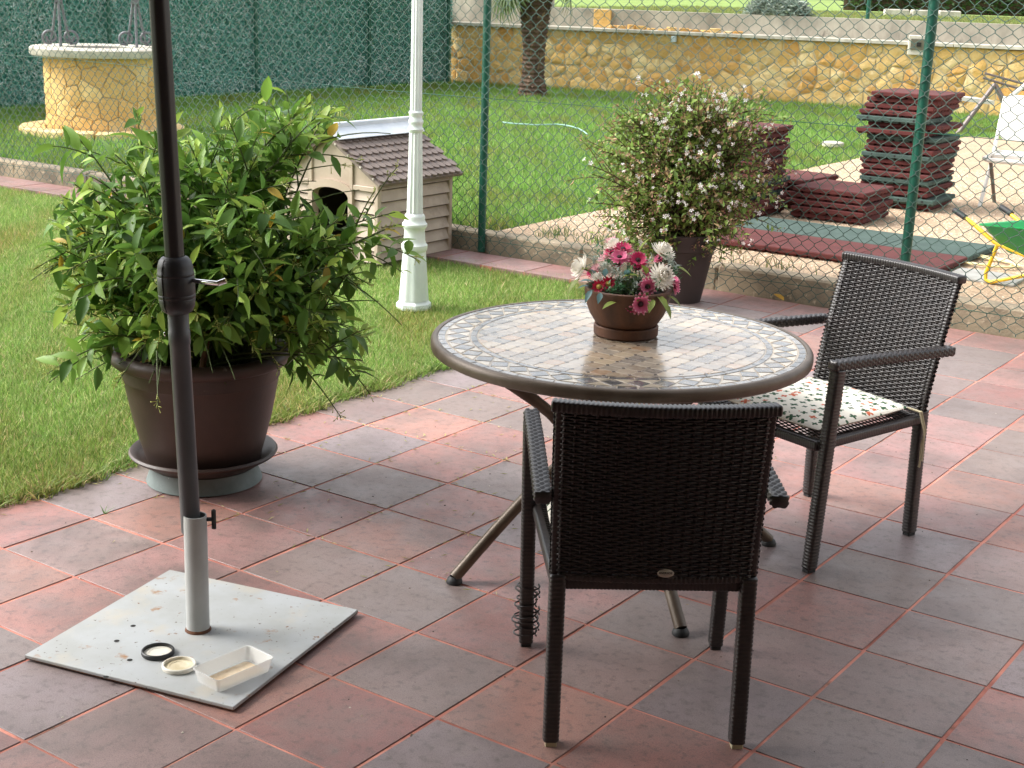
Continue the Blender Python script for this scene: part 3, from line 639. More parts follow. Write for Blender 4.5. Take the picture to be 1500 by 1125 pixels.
# ================================================================== WELL
wc = np.array((-8.83, 7.29)); well = thing('stone_well', 'round ochre stone well with pale rim slab and wrought iron scrolls', 'well', (wc[0], wc[1], Zg))
wr, wh = 0.585, 0.77
obj('core', MB().lathe([(wr - .03, 0), (wr - .03, wh)], 40).mesh('core', M['mortar'], True), well)
pts = []
for r in range(5):
    s_ = rs.uniform(0, .1)
    while s_ < 2 * pi * wr: pts.append((s_ + rs.uniform(-.05, .05), .08 + r * .17 + rs.uniform(-.05, .05))); s_ += rs.uniform(.14, .3)
for pl in voronoi(pts, 0, 2 * pi * wr, 0, wh, gapw=.005):
    vs, fs = stone_mesh(pl, rs.uniform(.003, .008), rs)
    cx = sum(v[0] for v in vs) / len(vs); th = cx / wr
    vs2 = []
    for (x, y, z) in vs:
        t = x / wr; rr = wr - .018 - y * (1 if y < 0 else .5); vs2.append((rr * cos(t), rr * sin(t), z))
    c = (np.array(rs.choice(STONEC)[:3]) * .5 + np.array(STONEC[2][:3]) * .5) * rs.uniform(.95, 1.15)
    obj('stone', MB().add(vs2, fs).mesh('stone', M['stone'], True), well, color=tuple(c))
obj('rim_slab', MB().lathe([(wr - .22, wh + .002), (wr + .11, wh + .002), (wr + .12, wh + .02), (wr + .12, wh + .075), (wr + .10, wh + .09), (wr - .2, wh + .09), (wr - .22, wh + .08), (wr - .22, wh + .002)], 48).mesh('rim_slab', M['capwhite'], True), well)
obj('well_cover', MB().lathe([(.0001, wh + .04), (wr - .23, wh + .04)], 32).mesh('well_cover', M['iron']), well)
for k_ in range(16):
    a0, a1 = 2 * pi * k_ / 16 + .012, 2 * pi * (k_ + 1) / 16 - .012
    poly = [(r * cos(a), r * sin(a)) for r, a in [(wr + .01, a0), (.85, a0), (.86, (a0 + a1) / 2), (.85, a1), (wr + .01, a1)]]
    obj('paving_stone', MB().prism(poly, -.03, .035 + rs.uniform(-.006, .006), .012).mesh('paving_stone', M['stone'], True), well, color=tuple(np.array(STONEC[4][:3]) * rs.uniform(.9, 1.1)))
def scroll(cx, side, zb):
    pts = []
    for i in range(22):
        t = i / 21; a = -pi / 2 + side * 0 + t * 2.6 * pi; r = .085 * (1 - .62 * t); pts.append((cx + side * (r * cos(a)) , 0, zb + .087 + r * sin(a)))
    return pts
vd = np.array([wc[0] - CP[0], wc[1] - CP[1]]); vd /= np.linalg.norm(vd); wa = atan2(vd[1], vd[0]) - pi / 2
for sgn in (-1, 1):
    ir = obj('iron_support', None, well, (sgn * .385 * cos(wa) - .0 * sin(wa), sgn * .385 * sin(wa), wh + .09), (0, 0, wa)); ir.empty_display_size = .1
    for sd_ in (-1, 1):
        obj('scroll_bar', MB().tube([(sd_ * .012, 0, .55), (sd_ * .03, 0, .42), (sd_ * .06, 0, .22), (sd_ * .085, 0, .10), (sd_ * .10, 0, .02)] + scroll(sd_ * .10, sd_, 0.0)[2:], .014, 6).mesh('scroll_bar', M['iron'], True), ir)
        obj('scroll_bar', MB().tube([(0, sd_ * .01, .55), (0, sd_ * .03, .42), (0, sd_ * .07, .16), (0, sd_ * .10, .0)], .014, 6).mesh('scroll_bar', M['iron'], True), ir)
    obj('collar', MB().box(-.04, .04, -.04, .04, .44, .50).mesh('collar', M['iron']), ir)
    obj('post', MB().tube([(0, 0, .5), (0, 0, 1.5)], .035, 8).mesh('post', M['iron'], True), ir)
obj('crossbar', MB().tube([(-.45 * cos(wa), -.45 * sin(wa), wh + 1.55), (.45 * cos(wa), .45 * sin(wa), wh + 1.55)], .03, 8).mesh('crossbar', M['iron'], True), well)

# ================================================================== garden hose and sprinkler plate
hp = [G(u, v, Zg) + np.array((0, 0, .055)) for u, v in ((736, 186), (752, 188), (770, 189), (785, 190), (800, 189.5), (815, 189), (826, 190), (836, 192), (846, 195), (854, 199), (860, 204))]
tag(obj('garden_hose', MB().tube([tuple(q) for q in hp], .008, 6).mesh('garden_hose', M['hose'], True)), 'pale green garden hose lying curled on the far lawn', 'hose')
q = G(1220, 214, Zg); tag(obj('sprinkler_plate', MB().lathe([(.0001, .05), (.09, .05), (.12, .04), (.12, .0)], 20).mesh('sprinkler_plate', M['capwhite'], True), None, tuple(q)), 'flat pale round plate set in the far lawn', 'plate')

# ================================================================== DOG HOUSE
DX0, DX1, DY0, DY1, DE, DRG = -2.99, -2.19, 4.02, 4.79, 0.55, 0.80
dog = thing('dog_house', 'beige plastic dog house with brown shingle roof and silver ridge sheet', 'dog house', ((DX0 + DX1) / 2, (DY0 + DY1) / 2, 0))
hw, hd = (DX1 - DX0) / 2, (DY1 - DY0) / 2
nb = 7; bh = DE / nb
def board_side(sx):
    for i in range(nb):
        z0, z1 = i * bh + .003, (i + 1) * bh - .009
        x_in, x_out = sx * (hw - .036), sx * (hw + .002)
        vs = [(x_out, -hd + .035, z0), (x_out, hd - .035, z0), (x_in + sx * .012, hd - .035, z1), (x_in + sx * .012, -hd + .035, z1), (x_in - sx * .01, -hd + .035, z0), (x_in - sx * .01, hd - .035, z0), (x_in - sx * .01, hd - .035, z1), (x_in - sx * .01, -hd + .035, z1)]
        obj('board', MB().add(vs, [(0, 1, 2, 3), (7, 6, 5, 4), (4, 5, 1, 0), (3, 2, 6, 7), (4, 0, 3, 7), (1, 5, 6, 2)]).mesh('board', M['dogwall']), dog)
board_side(1); board_side(-1)
dw0, dw1, dz1 = -.155, .155, .52                                # doorway, arched
for x0, x1 in ((-hw + .035, dw0 - .035), (dw1 + .035, hw - .035)):
    for i in range(6):
        z0, z1 = i * bh + .003, (i + 1) * bh - .009; y0 = -hd
        vs = [(x0, y0 + .004, z0), (x1, y0 + .004, z0), (x1, y0 + .02, z1), (x0, y0 + .02, z1), (x0, y0 + .04, z0), (x1, y0 + .04, z0), (x1, y0 + .04, z1), (x0, y0 + .04, z1)]
        obj('board', MB().add(vs, [(0, 1, 2, 3), (7, 6, 5, 4), (4, 5, 1, 0), (3, 2, 6, 7), (4, 0, 3, 7), (1, 5, 6, 2)]).mesh('board', M['dogwall']), dog)
for sx in (-1, 1):
    for sy in (-1, 1): obj('corner_post', MB().bbox(sx * (hw - .018) - .018, sx * (hw - .018) + .018, sy * (hd - .018) - .018, sy * (hd - .018) + .018, 0, DE - .02, .006).mesh('corner_post', M['dogwall']), dog)
fr = MB(); outer = []; inner = []; N_ = 14
for i in range(N_ + 1):
    t = i / N_; a = pi - t * pi; inner.append((dw1 * cos(a), .40 + .055 * sin(a) * 1.0)); outer.append(((dw1 + .035) * cos(a), .43 + .075 * sin(a)))
inner = [(dw0, 0)] + inner + [(dw1, 0)]; outer = [(dw0 - .035, 0)] + outer + [(dw1 + .035, 0)]
vs = [(x, -hd - .012, z) for x, z in inner] + [(x, -hd - .012, z) for x, z in outer] + [(x, -hd + .05, z) for x, z in inner] + [(x, -hd + .05, z) for x, z in outer]; k = len(inner); fs = []
for i in range(k - 1): fs += [(i, i + 1, k + i + 1, k + i), (2 * k + i, 3 * k + i, 3 * k + i + 1, 2 * k + i + 1), (i, 2 * k + i, 2 * k + i + 1, i + 1), (k + i, k + i + 1, 3 * k + i + 1, 3 * k + i)]
obj('door_frame', fr.add(vs, fs).mesh('door_frame', M['dogwall']), dog)
def gable(y, sgn):
    zt = .40; pts = [(-hw + .01, DE - bh), (dw0 - .03, DE - bh), (dw0 - .03, .43)]
    for i in range(N_ + 1): pts.append(outer[1 + i])
    pts += [(dw1 + .03, DE - bh), (hw - .01, DE - bh), (hw - .01, DE - .02), (0, DRG - .03), (-hw + .01, DE - .02)]
    return pts
ft = MB()
for x0, x1, zt0 in ((-hw + .01, dw0 - .034, DE - bh), (dw1 + .034, hw - .01, DE - bh)):
    za = lambda x: DE - .02 + (DRG - .03 - DE + .02) * (1 - abs(x) / hw)
    vs = [(x0, -hd + .008, zt0), (x1, -hd + .008, zt0), (x1, -hd + .008, za(x1)), (x0, -hd + .008, za(x0))]; vs += [(x, y + .035, z) for x, y, z in vs]
    ft.add(vs, [(0, 1, 2, 3), (7, 6, 5, 4), (0, 4, 5, 1), (3, 2, 6, 7), (1, 5, 6, 2), (0, 3, 7, 4)])
for i in range(1, len(outer) - 2):
    (xa, z_a), (xb, z_b) = outer[i], outer[i + 1]
    if xa == xb: continue
    vs = [(xa, -hd + .008, z_a), (xb, -hd + .008, z_b), (xb, -hd + .008, za(xb)), (xa, -hd + .008, za(xa))]; vs += [(x, y + .035, z) for x, y, z in vs]
    ft.add(vs, [(0, 1, 2, 3), (7, 6, 5, 4), (3, 2, 6, 7)])
obj('front_gable', ft.mesh('front_gable', M['dogwall']), dog)
for x in (-dw1 - .02, dw1 + .02): obj('trim', MB().bbox(x - .016, x + .016, -hd - .006, -hd + .0075, .43, za(x), .004).mesh('trim', M['dogwall']), dog)
for x0, x1 in ((-hw + .03, dw0 - .037), (dw1 + .037, hw - .03)): obj('trim', MB().bbox(x0, x1, -hd - .006, -hd + .0075, DE - bh - .012, DE - bh + .018, .004).mesh('trim', M['dogwall']), dog)
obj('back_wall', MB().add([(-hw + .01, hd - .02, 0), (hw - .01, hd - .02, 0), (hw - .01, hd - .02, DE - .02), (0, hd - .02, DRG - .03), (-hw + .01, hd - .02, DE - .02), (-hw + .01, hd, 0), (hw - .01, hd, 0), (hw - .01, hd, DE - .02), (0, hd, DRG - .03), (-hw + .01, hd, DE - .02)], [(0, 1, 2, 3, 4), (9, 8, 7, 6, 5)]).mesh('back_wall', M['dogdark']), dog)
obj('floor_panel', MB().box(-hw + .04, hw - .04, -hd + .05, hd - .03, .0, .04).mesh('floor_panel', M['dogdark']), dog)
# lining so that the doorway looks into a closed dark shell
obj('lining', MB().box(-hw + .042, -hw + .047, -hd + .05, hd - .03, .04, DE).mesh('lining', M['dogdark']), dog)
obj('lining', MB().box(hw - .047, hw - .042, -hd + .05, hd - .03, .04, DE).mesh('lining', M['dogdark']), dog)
sl_len = hypot(hw + .05, (DRG - DE) * (hw + .05) / hw); ang = atan2(DRG - DE, hw)
for sx in (-1, 1):
    roof = obj('roof', None, dog, (0, 0, DRG), (0, 0, 0 if sx > 0 else pi)); roof.empty_display_size = .1
    # local: +x runs down the slope
    def P3(s_, y, h): return (s_ * cos(ang) + h * sin(ang), y, -s_ * sin(ang) + h * cos(ang))
    yA, yB = -hd - .045, hd + .045
    vs = [P3(0, yA, -.02), P3(sl_len, yA, -.02), P3(sl_len, yB, -.02), P3(0, yB, -.02), P3(0, yA, 0), P3(sl_len, yA, 0), P3(sl_len, yB, 0), P3(0, yB, 0)]
    obj('roof_panel', MB().add(vs, [(0, 3, 2, 1), (4, 5, 6, 7), (0, 1, 5, 4), (1, 2, 6, 5), (2, 3, 7, 6), (3, 0, 4, 7)]).mesh('roof_panel', M['dogroof']), roof)
    rowsN, colsN = 7, 13; rh = (sl_len - .06) / rowsN; cw = (yB - yA) / (colsN + .5)
    b = MB(); poly = []
    for t in np.linspace(0, pi, 8): poly.append((rh * .62 + .5 * cw * sin(t) * .9, -cos(t) * cw * .47))
    poly = [(-.012, -cw * .47)] + poly + [(-.012, cw * .47)]
    n_ = len(poly); top = [P3(s_, y, .004 + .012 * (s_ + .012) / (rh * 1.2)) for s_, y in poly]; bot = [P3(s_, y, .0005) for s_, y in poly]
    fs = [tuple(range(n_)), ] + [(i, (i + 1) % n_, n_ + (i + 1) % n_, n_ + i) for i in range(n_)]
    shm = MB().add(top + bot, fs).mesh('shingle', M['dogroof'])
    for r in range(rowsN):
        for c in range(colsN + (1 if r % 2 else 0)):
            s0 = .055 + r * rh; y0 = yA + cw * (.75 if r % 2 == 0 else .25) + c * cw
            if y0 > yB - cw * .2: continue
            q = P3(s0, y0, .001); o = obj('shingle', shm, roof, q)
# silver ridge sheet
b = MB()
for sx in (-1, 1):
    a0 = np.array((0, 0, DRG + .045)); a1 = np.array((sx * .11, 0, DRG + .045 - .11 * (DRG - DE) / hw - .005))
    vs = [(a0[0], -hd - .06, a0[2]), (a1[0], -hd - .06, a1[2]), (a1[0], hd + .05, a1[2]), (a0[0], hd + .05, a0[2])]; vs += [(x, y, z - .004) for x, y, z in vs]
    b.add(vs, [(0, 1, 2, 3), (7, 6, 5, 4), (0, 4, 5, 1), (1, 5, 6, 2), (2, 6, 7, 3)])
b.bbox(-.02, .02, -hd - .06, hd + .05, DRG + .032, DRG + .062, .006)
obj('ridge_sheet', b.mesh('ridge_sheet', M['ridge']), dog)
# eave rafters at the gable edge
for sx in (-1, 1):
    for i in range(4): 
        t = .2 + .25 * i; x = sx * t * (hw + .02); z = DRG - t * (DRG - DE) - .012; obj('roof_screw', MB().tube([(x, -hd - .047, z), (x, -hd - .053, z)], .007, 8).mesh('roof_screw', M['capwhite']), dog)

# ================================================================== LAMP POST
lp = G(606, 446)
lamp = thing('lamp_post', 'white cast lamp post with fluted base standing on the lawn', 'lamp post', (lp[0], lp[1], -0.02))
obj('foot', MB().lathe([(.0, 0), (.098, 0), (.1, .012), (.098, .03), (.088, .04), (.082, .05)], 8).mesh('foot', M['white']), lamp)
pr = [(.084, .05), (.077, .14), (.066, .30), (.064, .325)]
obj('base', MB().lathe(pr, 48, flute=8, depth=.07).mesh('base', M['white'], True), lamp)
pr = [(.06, .32), (.069, .33), (.073, .345), (.073, .36), (.064, .37), (.06, .385), (.058, .42), (.057, .445), (.064, .455), (.070, .465), (.070, .478), (.062, .487), (.056, .5), (.058, .515), (.054, .525), (.047, .535)]
obj('collar', MB().lathe(pr, 32).mesh('collar', M['white'], True), lamp)
obj('shaft', MB().lathe([(.046, .53), (.044, .6), (.036, .98)], 60, flute=12, depth=.14).mesh('shaft', M['white'], True), lamp)
obj('ring', MB().lathe([(.034, .975), (.041, .985), (.043, .995), (.036, 1.005), (.036, 1.02), (.041, 1.03), (.041, 1.04), (.034, 1.05), (.034, 1.065), (.04, 1.075), (.04, 1.085), (.03, 1.095)], 28).mesh('ring', M['white'], True), lamp)
obj('shaft', MB().lathe([(.033, 1.09), (.030, 1.7), (.028, 2.3)], 60, flute=12, depth=.14).mesh('shaft', M['white'], True), lamp)
hd_ = obj('lantern', MB().lathe([(.02, 2.3), (.06, 2.32), (.09, 2.36), (.13, 2.62), (.14, 2.63), (.05, 2.72), (.02, 2.76), (.001, 2.8)], 6).mesh('lantern', M['white']), lamp)

# ================================================================== RUBBER MATS
MS, MT = 0.57, 0.047
def make_mat_mesh(name, m):
    b = MB(); h = MS / 2; b.bbox(-h, h, -h, h, .017, MT, .006); nb_ = len(b.f)
    nf = 8
    for i in range(nf):
        for j in range(nf):
            if 0 < i < nf - 1 and 0 < j < nf - 1: continue
            cx = -h + MS * (i + .5) / nf; cy = -h + MS * (j + .5) / nf; w0, w1 = .020, .031
            cx *= .985; cy *= .985
            b.add([(cx - w0, cy - w0, 0.0005), (cx + w0, cy - w0, 0.0005), (cx + w0, cy + w0, 0.0005), (cx - w0, cy + w0, 0.0005), (cx - w1, cy - w1, .018), (cx + w1, cy - w1, .018), (cx + w1, cy + w1, .018), (cx - w1, cy + w1, .018)],
                  [(3, 2, 1, 0), (0, 1, 5, 4), (1, 2, 6, 5), (2, 3, 7, 6), (3, 0, 4, 7)])
    nf0 = len(b.f)
    for k_ in (-.19, 0, .19):
        for (ax, ay) in ((1, 0), (-1, 0), (0, 1), (0, -1)):
            c = np.array((ax * (h + .0006) + ay * k_, ay * (h + .0006) + ax * k_, .031)); t0 = np.array((-ay, ax, 0.0))
            b.add([c + .009 * (cos(t) * t0 + sin(t) * np.array((0, 0, 1))) for t in np.linspace(0, 2 * pi, 9)[:-1]], [tuple(range(8))])
    me = b.mesh(name, m); me.materials.append(M['hole'])
    for i in range(nf0, len(me.polygons)): me.polygons[i].material_index = 1
    return me
matmesh = {'r': make_mat_mesh('rubber_mat', M['matred']), 'g': make_mat_mesh('rubber_mat', M['matgreen'])}
CN = {'r': 'brick red', 'g': 'dark green'}
ORD = ['lowest', 'second', 'third', 'fourth', 'fifth', 'sixth', 'seventh', 'eighth', 'ninth', 'tenth', 'eleventh', 'twelfth', 'thirteenth', 'fourteenth', 'fifteenth', 'sixteenth', 'seventeenth', 'eighteenth', 'nineteenth', 'twentieth']
rm = random.Random(5)
def mat_stack(cx, cy, cols, jit_, name, rz0=0.0, offs={}):
    for i, c in enumerate(cols):
        dx, dy = offs.get(i, (rm.uniform(-jit_, jit_), rm.uniform(-jit_, jit_)))
        o = obj('rubber_mat', matmesh[c], None, (cx + dx, cy + dy, Zg + .003 + i * (MT + .0005)), (0, 0, rz0 + rm.uniform(-.05, .05)))
        lev = 'topmost' if i == len(cols) - 1 else ORD[i] + ('' if i == 0 else ' from bottom')
        tag(o, f'{CN[c]} rubber mat, {lev} of {name}', 'mat', 'rubber mats stacked on the gravel')
mat_stack(-.40, 8.46, 'rgrrgrrrgrrgrrgrrrr', .022, 'the tallest mat stack', .0, {1: (.05, -.03), 9: (.02, -.01), 12: (-.05, -.06), 14: (-.05, -.05), 15: (-.05, -.03), 18: (.03, -.02)})
mat_stack(-1.20, 7.02, 'rrrgrgrrrrrrrr', .022, 'stack behind flowering bush', .02)
mat_stack(-.50, 7.40, 'rrrrr', .02, 'low stack between two taller stacks', .03)
mat_stack(-1.13, 7.78, 'rrrrr', .02, 'low stack partly behind other stacks', -.08)
for ci, (x0, nm) in enumerate(((-.83, 'behind the potted flowering bush'), (-.26, 'in the middle of its row'), (.31, 'at the end beside the toy wheelbarrow'))):
    for ri, c in enumerate('rg'):
        o = obj('rubber_mat', matmesh[c], None, (x0 + MS / 2 + rm.uniform(-.003, .003), 5.60 + MS / 2 + ri * (MS - .02 + .022) + rm.uniform(-.003, .003), Zg + .002), (0, 0, rm.uniform(-.008, .008)))
        tag(o, f'{CN[c]} rubber mat laid flat on gravel {nm}', 'mat', 'rubber mats laid flat')
tag(obj('paving_slab', MB().bbox(0, .42, 0, .34, 0, .014, .006).mesh('paving_slab', mat('grey_slab', srgb(166, 166, 162), .85, col2=srgb(146, 144, 138), nscale=9)), None, (.91, 5.62, Zg + .001), (0, 0, .03)), 'pale grey slab lying beside the flat rubber mats', 'slab')

# ================================================================== TOY WHEELBARROW
g1 = G(1408, 314, .50); hv = np.array((.91, -.41)); pv = np.array((.41, .91)); hv /= np.linalg.norm(hv); pv = np.array((-hv[1], hv[0]))
o0 = g1[:2] + pv * .20                          # between the grips
barrow = thing('toy_wheelbarrow', 'toy wheelbarrow with green tray and yellow tube frame on the gravel', 'wheelbarrow', (o0[0], o0[1], Zg), atan2(-hv[0], hv[1]))
# local: +y towards the wheel, +x to the right-hand side when pushing
for sx in (-1, 1):
    obj('handle', MB().tube([(sx * .20, -.02, .385), (sx * .195, .10, .335), (sx * .17, .25, .25), (sx * .13, .52, .19), (sx * .05, .80, .12), (sx * .05, .88, .11)], .0125, 10).mesh('handle', M['yellow'], True), barrow)
    obj('grip', MB().tube([(sx * .202, -.055, .398), (sx * .20, .035, .366)], .018, 10).lathe([(.0, 0)], 3).mesh('grip', M['foot'], True), barrow)
    obj('leg', MB().tube([(sx * .165, .27, .245), (sx * .18, .22, .06), (sx * .18, .225, .022), (sx * .175, .26, .014), (sx * .15, .50, .10), (sx * .14, .56, .17)], .0115, 10).mesh('leg', M['yellow'], True), barrow)
tr = MB(); ro = []
def rr(wx, y0, y1, r=.05, n=5):
    out = []
    for (cx, cy, a0) in ((wx - r, y1 - r, 0), (-wx + r, y1 - r, pi / 2), (-wx + r, y0 + r, pi), (wx - r, y0 + r, 1.5 * pi)):
        for i in range(n): a = a0 + pi / 2 * i / (n - 1); out.append((cx + r * cos(a), cy + r * sin(a)))
    return out
lv = [(rr(.23, .17, .80), .345), (rr(.245, .155, .815), .35), (rr(.245, .155, .815), .342), (rr(.225, .175, .795), .335), (rr(.15, .30, .66), .205), (rr(.14, .31, .65), .20)]
vs = [(x, y, z + (.06 * (y - .15) / .66 if z > .3 else 0)) for ring_, z in lv for x, y in ring_]; k = 20; fs = []
for i in range(len(lv) - 1):
    for j in range(k): fs.append((i * k + j, i * k + (j + 1) % k, (i + 1) * k + (j + 1) % k, (i + 1) * k + j))
fs.append(tuple(range((len(lv) - 1) * k, len(lv) * k)))
inn = [(rr(.23, .17, .80), .345), (rr(.155, .30, .655), .215)]; o_ = len(vs); vs += [(x, y, z + (.06 * (y - .15) / .66 if z > .3 else 0)) for ring_, z in inn for x, y in ring_]
for j in range(k): fs.append((o_ + (j + 1) % k, o_ + j, o_ + k + j, o_ + k + (j + 1) % k))
fs.append(tuple(range(o_ + 2 * k - 1, o_ + k - 1, -1)))
obj('tray', MB().add(vs, fs).mesh('tray', M['tray_green'], True), barrow)
wh_ = obj('wheel', None, barrow, (0, .88, .11)); wh_.empty_display_size = .1
obj('tyre', MB().tube([(0, .09 * cos(t), .09 * sin(t)) for t in np.linspace(0, 2 * pi, 25)], .022, 8, caps=False).mesh('tyre', M['foot'], True), wh_)
obj('rim', MB().tube([(-.03, 0, 0), (.03, 0, 0)], .07, 16).mesh('rim', M['yellow'], True), wh_)

# rope
rp = []
for i in range(64):
    t = i / 63 * 2 * pi * 2.3; a = G(1432, 388, Zg); R_ = .21 + .03 * sin(2.3 * t); rp.append((a[0] + R_ * cos(t) * 1.15 - .05 + .004 * t, a[1] + R_ * sin(t) * .7 + .05, Zg + .012 + .006 * (i % 7 == 0) + .01 * i / 63))
tag(obj('rope', MB().tube(rp, .007, 6).mesh('rope', M['rope'], True)), 'pale yellow rope coiled on the gravel under the toy wheelbarrow', 'rope')

# ================================================================== GARDEN CHAIRS BEYOND THE FENCE
wcx = G(1476, 306, Zg); fdir = np.array((.06, -1.0)); fdir /= np.linalg.norm(fdir)
pch = thing('folding_chair', 'white plastic folding chair with rounded backrest standing on the gravel', 'chair', (wcx[0] + .02, wcx[1] + .1, Zg), atan2(-fdir[0], fdir[1]))
def rpanel(cx, cz, w_, h_, r, y, th, lean=0.0, n=5):
    o1 = []
    for (ax, az, a0) in ((w_ / 2 - r, h_ / 2 - r, 0), (-w_ / 2 + r, h_ / 2 - r, pi / 2), (-w_ / 2 + r, -h_ / 2 + r, pi), (w_ / 2 - r, -h_ / 2 + r, 1.5 * pi)):
        for i in range(n): a = a0 + pi / 2 * i / (n - 1); o1.append((ax + r * cos(a), az + r * sin(a)))
    vs = []; k = len(o1)
    for yy in (0, th): vs += [(cx + x, y + yy - (cz + z) * lean, cz + z) for x, z in o1]
    return vs, [tuple(range(k)), tuple(range(2 * k - 1, k - 1, -1))] + [(i, k + i, k + (i + 1) % k, (i + 1) % k) for i in range(k)]
obj('backrest', MB().add(*rpanel(0, .70, .46, .36, .09, -.02, .025, .25)).mesh('backrest', M['whiteplastic'], True), pch)
obj('seat', MB().tube([(-.22, -.15, .42), (-.22, .24, .40), (-.18, .29, .395), (.18, .29, .395), (.22, .24, .40), (.22, -.15, .42), (-.22, -.15, .42)], .02, 8).box(-.2, .2, -.14, .05, .395, .42).mesh('seat', M['whiteplastic'], True), pch)
for sx in (-1, 1):
    obj('back_leg', MB().tube([(sx * .235, -.26, .86), (sx * .235, -.10, .40), (sx * .235, .16, 0.0)], .016, 8).mesh('back_leg', M['whiteplastic'], True), pch)
    obj('front_leg', MB().tube([(sx * .21, .10, .40), (sx * .21, -.22, 0.0)], .016, 8).mesh('front_leg', M['greytube'], True), pch)
fb = G(1404, 194, Zg); gch = thing('deck_chair', 'folded deck chair of grey brown tubes standing in front of the stone wall', 'chair', (fb[0], fb[1], Zg))
RV = np.array((.815, .578, 0)); RV /= np.linalg.norm(RV); UV = np.array((0, 0, 1.0))
def gp(u, v, off=0.0):
    q = AT(u, v, (fb[0], fb[1], .4)) - np.array((fb[0], fb[1], Zg)); return tuple(q + np.array((-.55, .79, 0)) * off)
obj('leg', MB().tube([gp(1402, 197), gp(1457, 124)], .030, 8).mesh('leg', M['greytube'], True), gch)
obj('leg', MB().tube([gp(1458, 124), gp(1480, 165), gp(1500, 200)], .028, 8).mesh('leg', M['greytube'], True), gch)
obj('leg', MB().tube([gp(1466, 124, .3), gp(1484, 160, .3), gp(1503, 196, .3)], .026, 8).mesh('leg', M['greytube'], True), gch)
obj('armrest', MB().tube([gp(1476, 145), gp(1510, 118)], .03, 8).mesh('armrest', M['whiteplastic'], True), gch)
obj('slat', MB().tube([gp(1440, 114), gp(1500, 132)], .014, 6).mesh('slat', M['greytube'], True), gch)
obj('slat', MB().tube([gp(1446, 108, .1), gp(1505, 124, .1)], .014, 6).mesh('slat', M['greytube'], True), gch)
q0, q1 = np.array(gp(1402, 142, .25)), np.array(gp(1466, 150, .25)); dd = np.array((-.55, .79, 0)) * .38
vs = [q0, q1, q1 + dd, q0 + dd]; vs = vs + [v - np.array((0, 0, .05)) for v in vs]
obj('seat', MB().add(vs, [(0, 1, 2, 3), (7, 6, 5, 4), (0, 4, 5, 1), (1, 5, 6, 2), (2, 6, 7, 3), (3, 7, 4, 0)]).mesh('seat', M['whiteplastic']), gch)

# ================================================================== POTTED SHRUB (left)
PCX, PCY = -0.012, 0.51
tag(obj('pot_ring', MB().lathe([(.165, 0), (.205, .003), (.202, .012), (.186, .058), (.16, .058), (.155, .004), (.165, 0)], 48).mesh('pot_ring', M['ringgrey'], True), None, (PCX, PCY, .001)), 'grey green plastic ring under the saucer of the big brown pot', 'pot stand')
tag(obj('plant_saucer', MB().lathe([(.0001, 0), (.18, 0), (.195, .006), (.240, .036), (.256, .044), (.262, .053), (.256, .060), (.246, .058), (.232, .046), (.19, .018), (.0001, .014)], 56).mesh('plant_saucer', M['potbrown'], True), None, (PCX, PCY, .0595)), 'round brown plastic saucer under the large shrub pot', 'saucer')
shrub = thing('potted_shrub', 'large leafy green shrub in a big brown plastic pot', 'potted plant', (PCX, PCY, .074))
zt = .385
prof = [(.0001, 0), (.192, 0), (.199, .008), (.222, .09), (.245, .18), (.262, .27), (.270, .312), (.274, .316), (.276, .34), (.280, .365)]
pot = obj('pot', MB().lathe(prof, 64).mesh('pot', M['potbrown'], True), shrub)
obj('rim', MB().lathe([(.279, .363), (.286, .365), (.300, .368), (.310, .376), (.315, .390), (.313, .404), (.304, .414), (.290, .418), (.275, .414), (.268, .40), (.266, .36), (.262, .33)], 64).mesh('rim', M['potbrown'], True), pot)
b = MB(); vs = []; fs = []; rings_, sg = 7, 40
for i in range(rings_ + 1):
    for k_ in range(sg):
        r = .262 * i / rings_ + 1e-4; a = 2 * pi * k_ / sg; vs.append((r * cos(a), r * sin(a), .365 + rs.uniform(-.008, .008) * (i < rings_)))
for i in range(rings_):
    for k_ in range(sg): fs.append((i * sg + k_, i * sg + (k_ + 1) % sg, (i + 1) * sg + (k_ + 1) % sg, (i + 1) * sg + k_))
obj('soil', b.add(vs, fs).mesh('soil', M['soil'], True), shrub)
BASE = np.array((PCX, PCY, .074))
sk0 = AT(310, 528, (PCX, PCY - .02, .46)) - BASE; sk1 = AT(331, 395, (PCX, PCY - .02, .46)) - BASE
obj('stake', MB().tube([tuple(sk0 + np.array((.12, -.16, -.0))), tuple(sk1 + np.array((.12, -.16, 0)))], [.011, .009], 8).mesh('stake', M['wood_stake'], True), shrub)

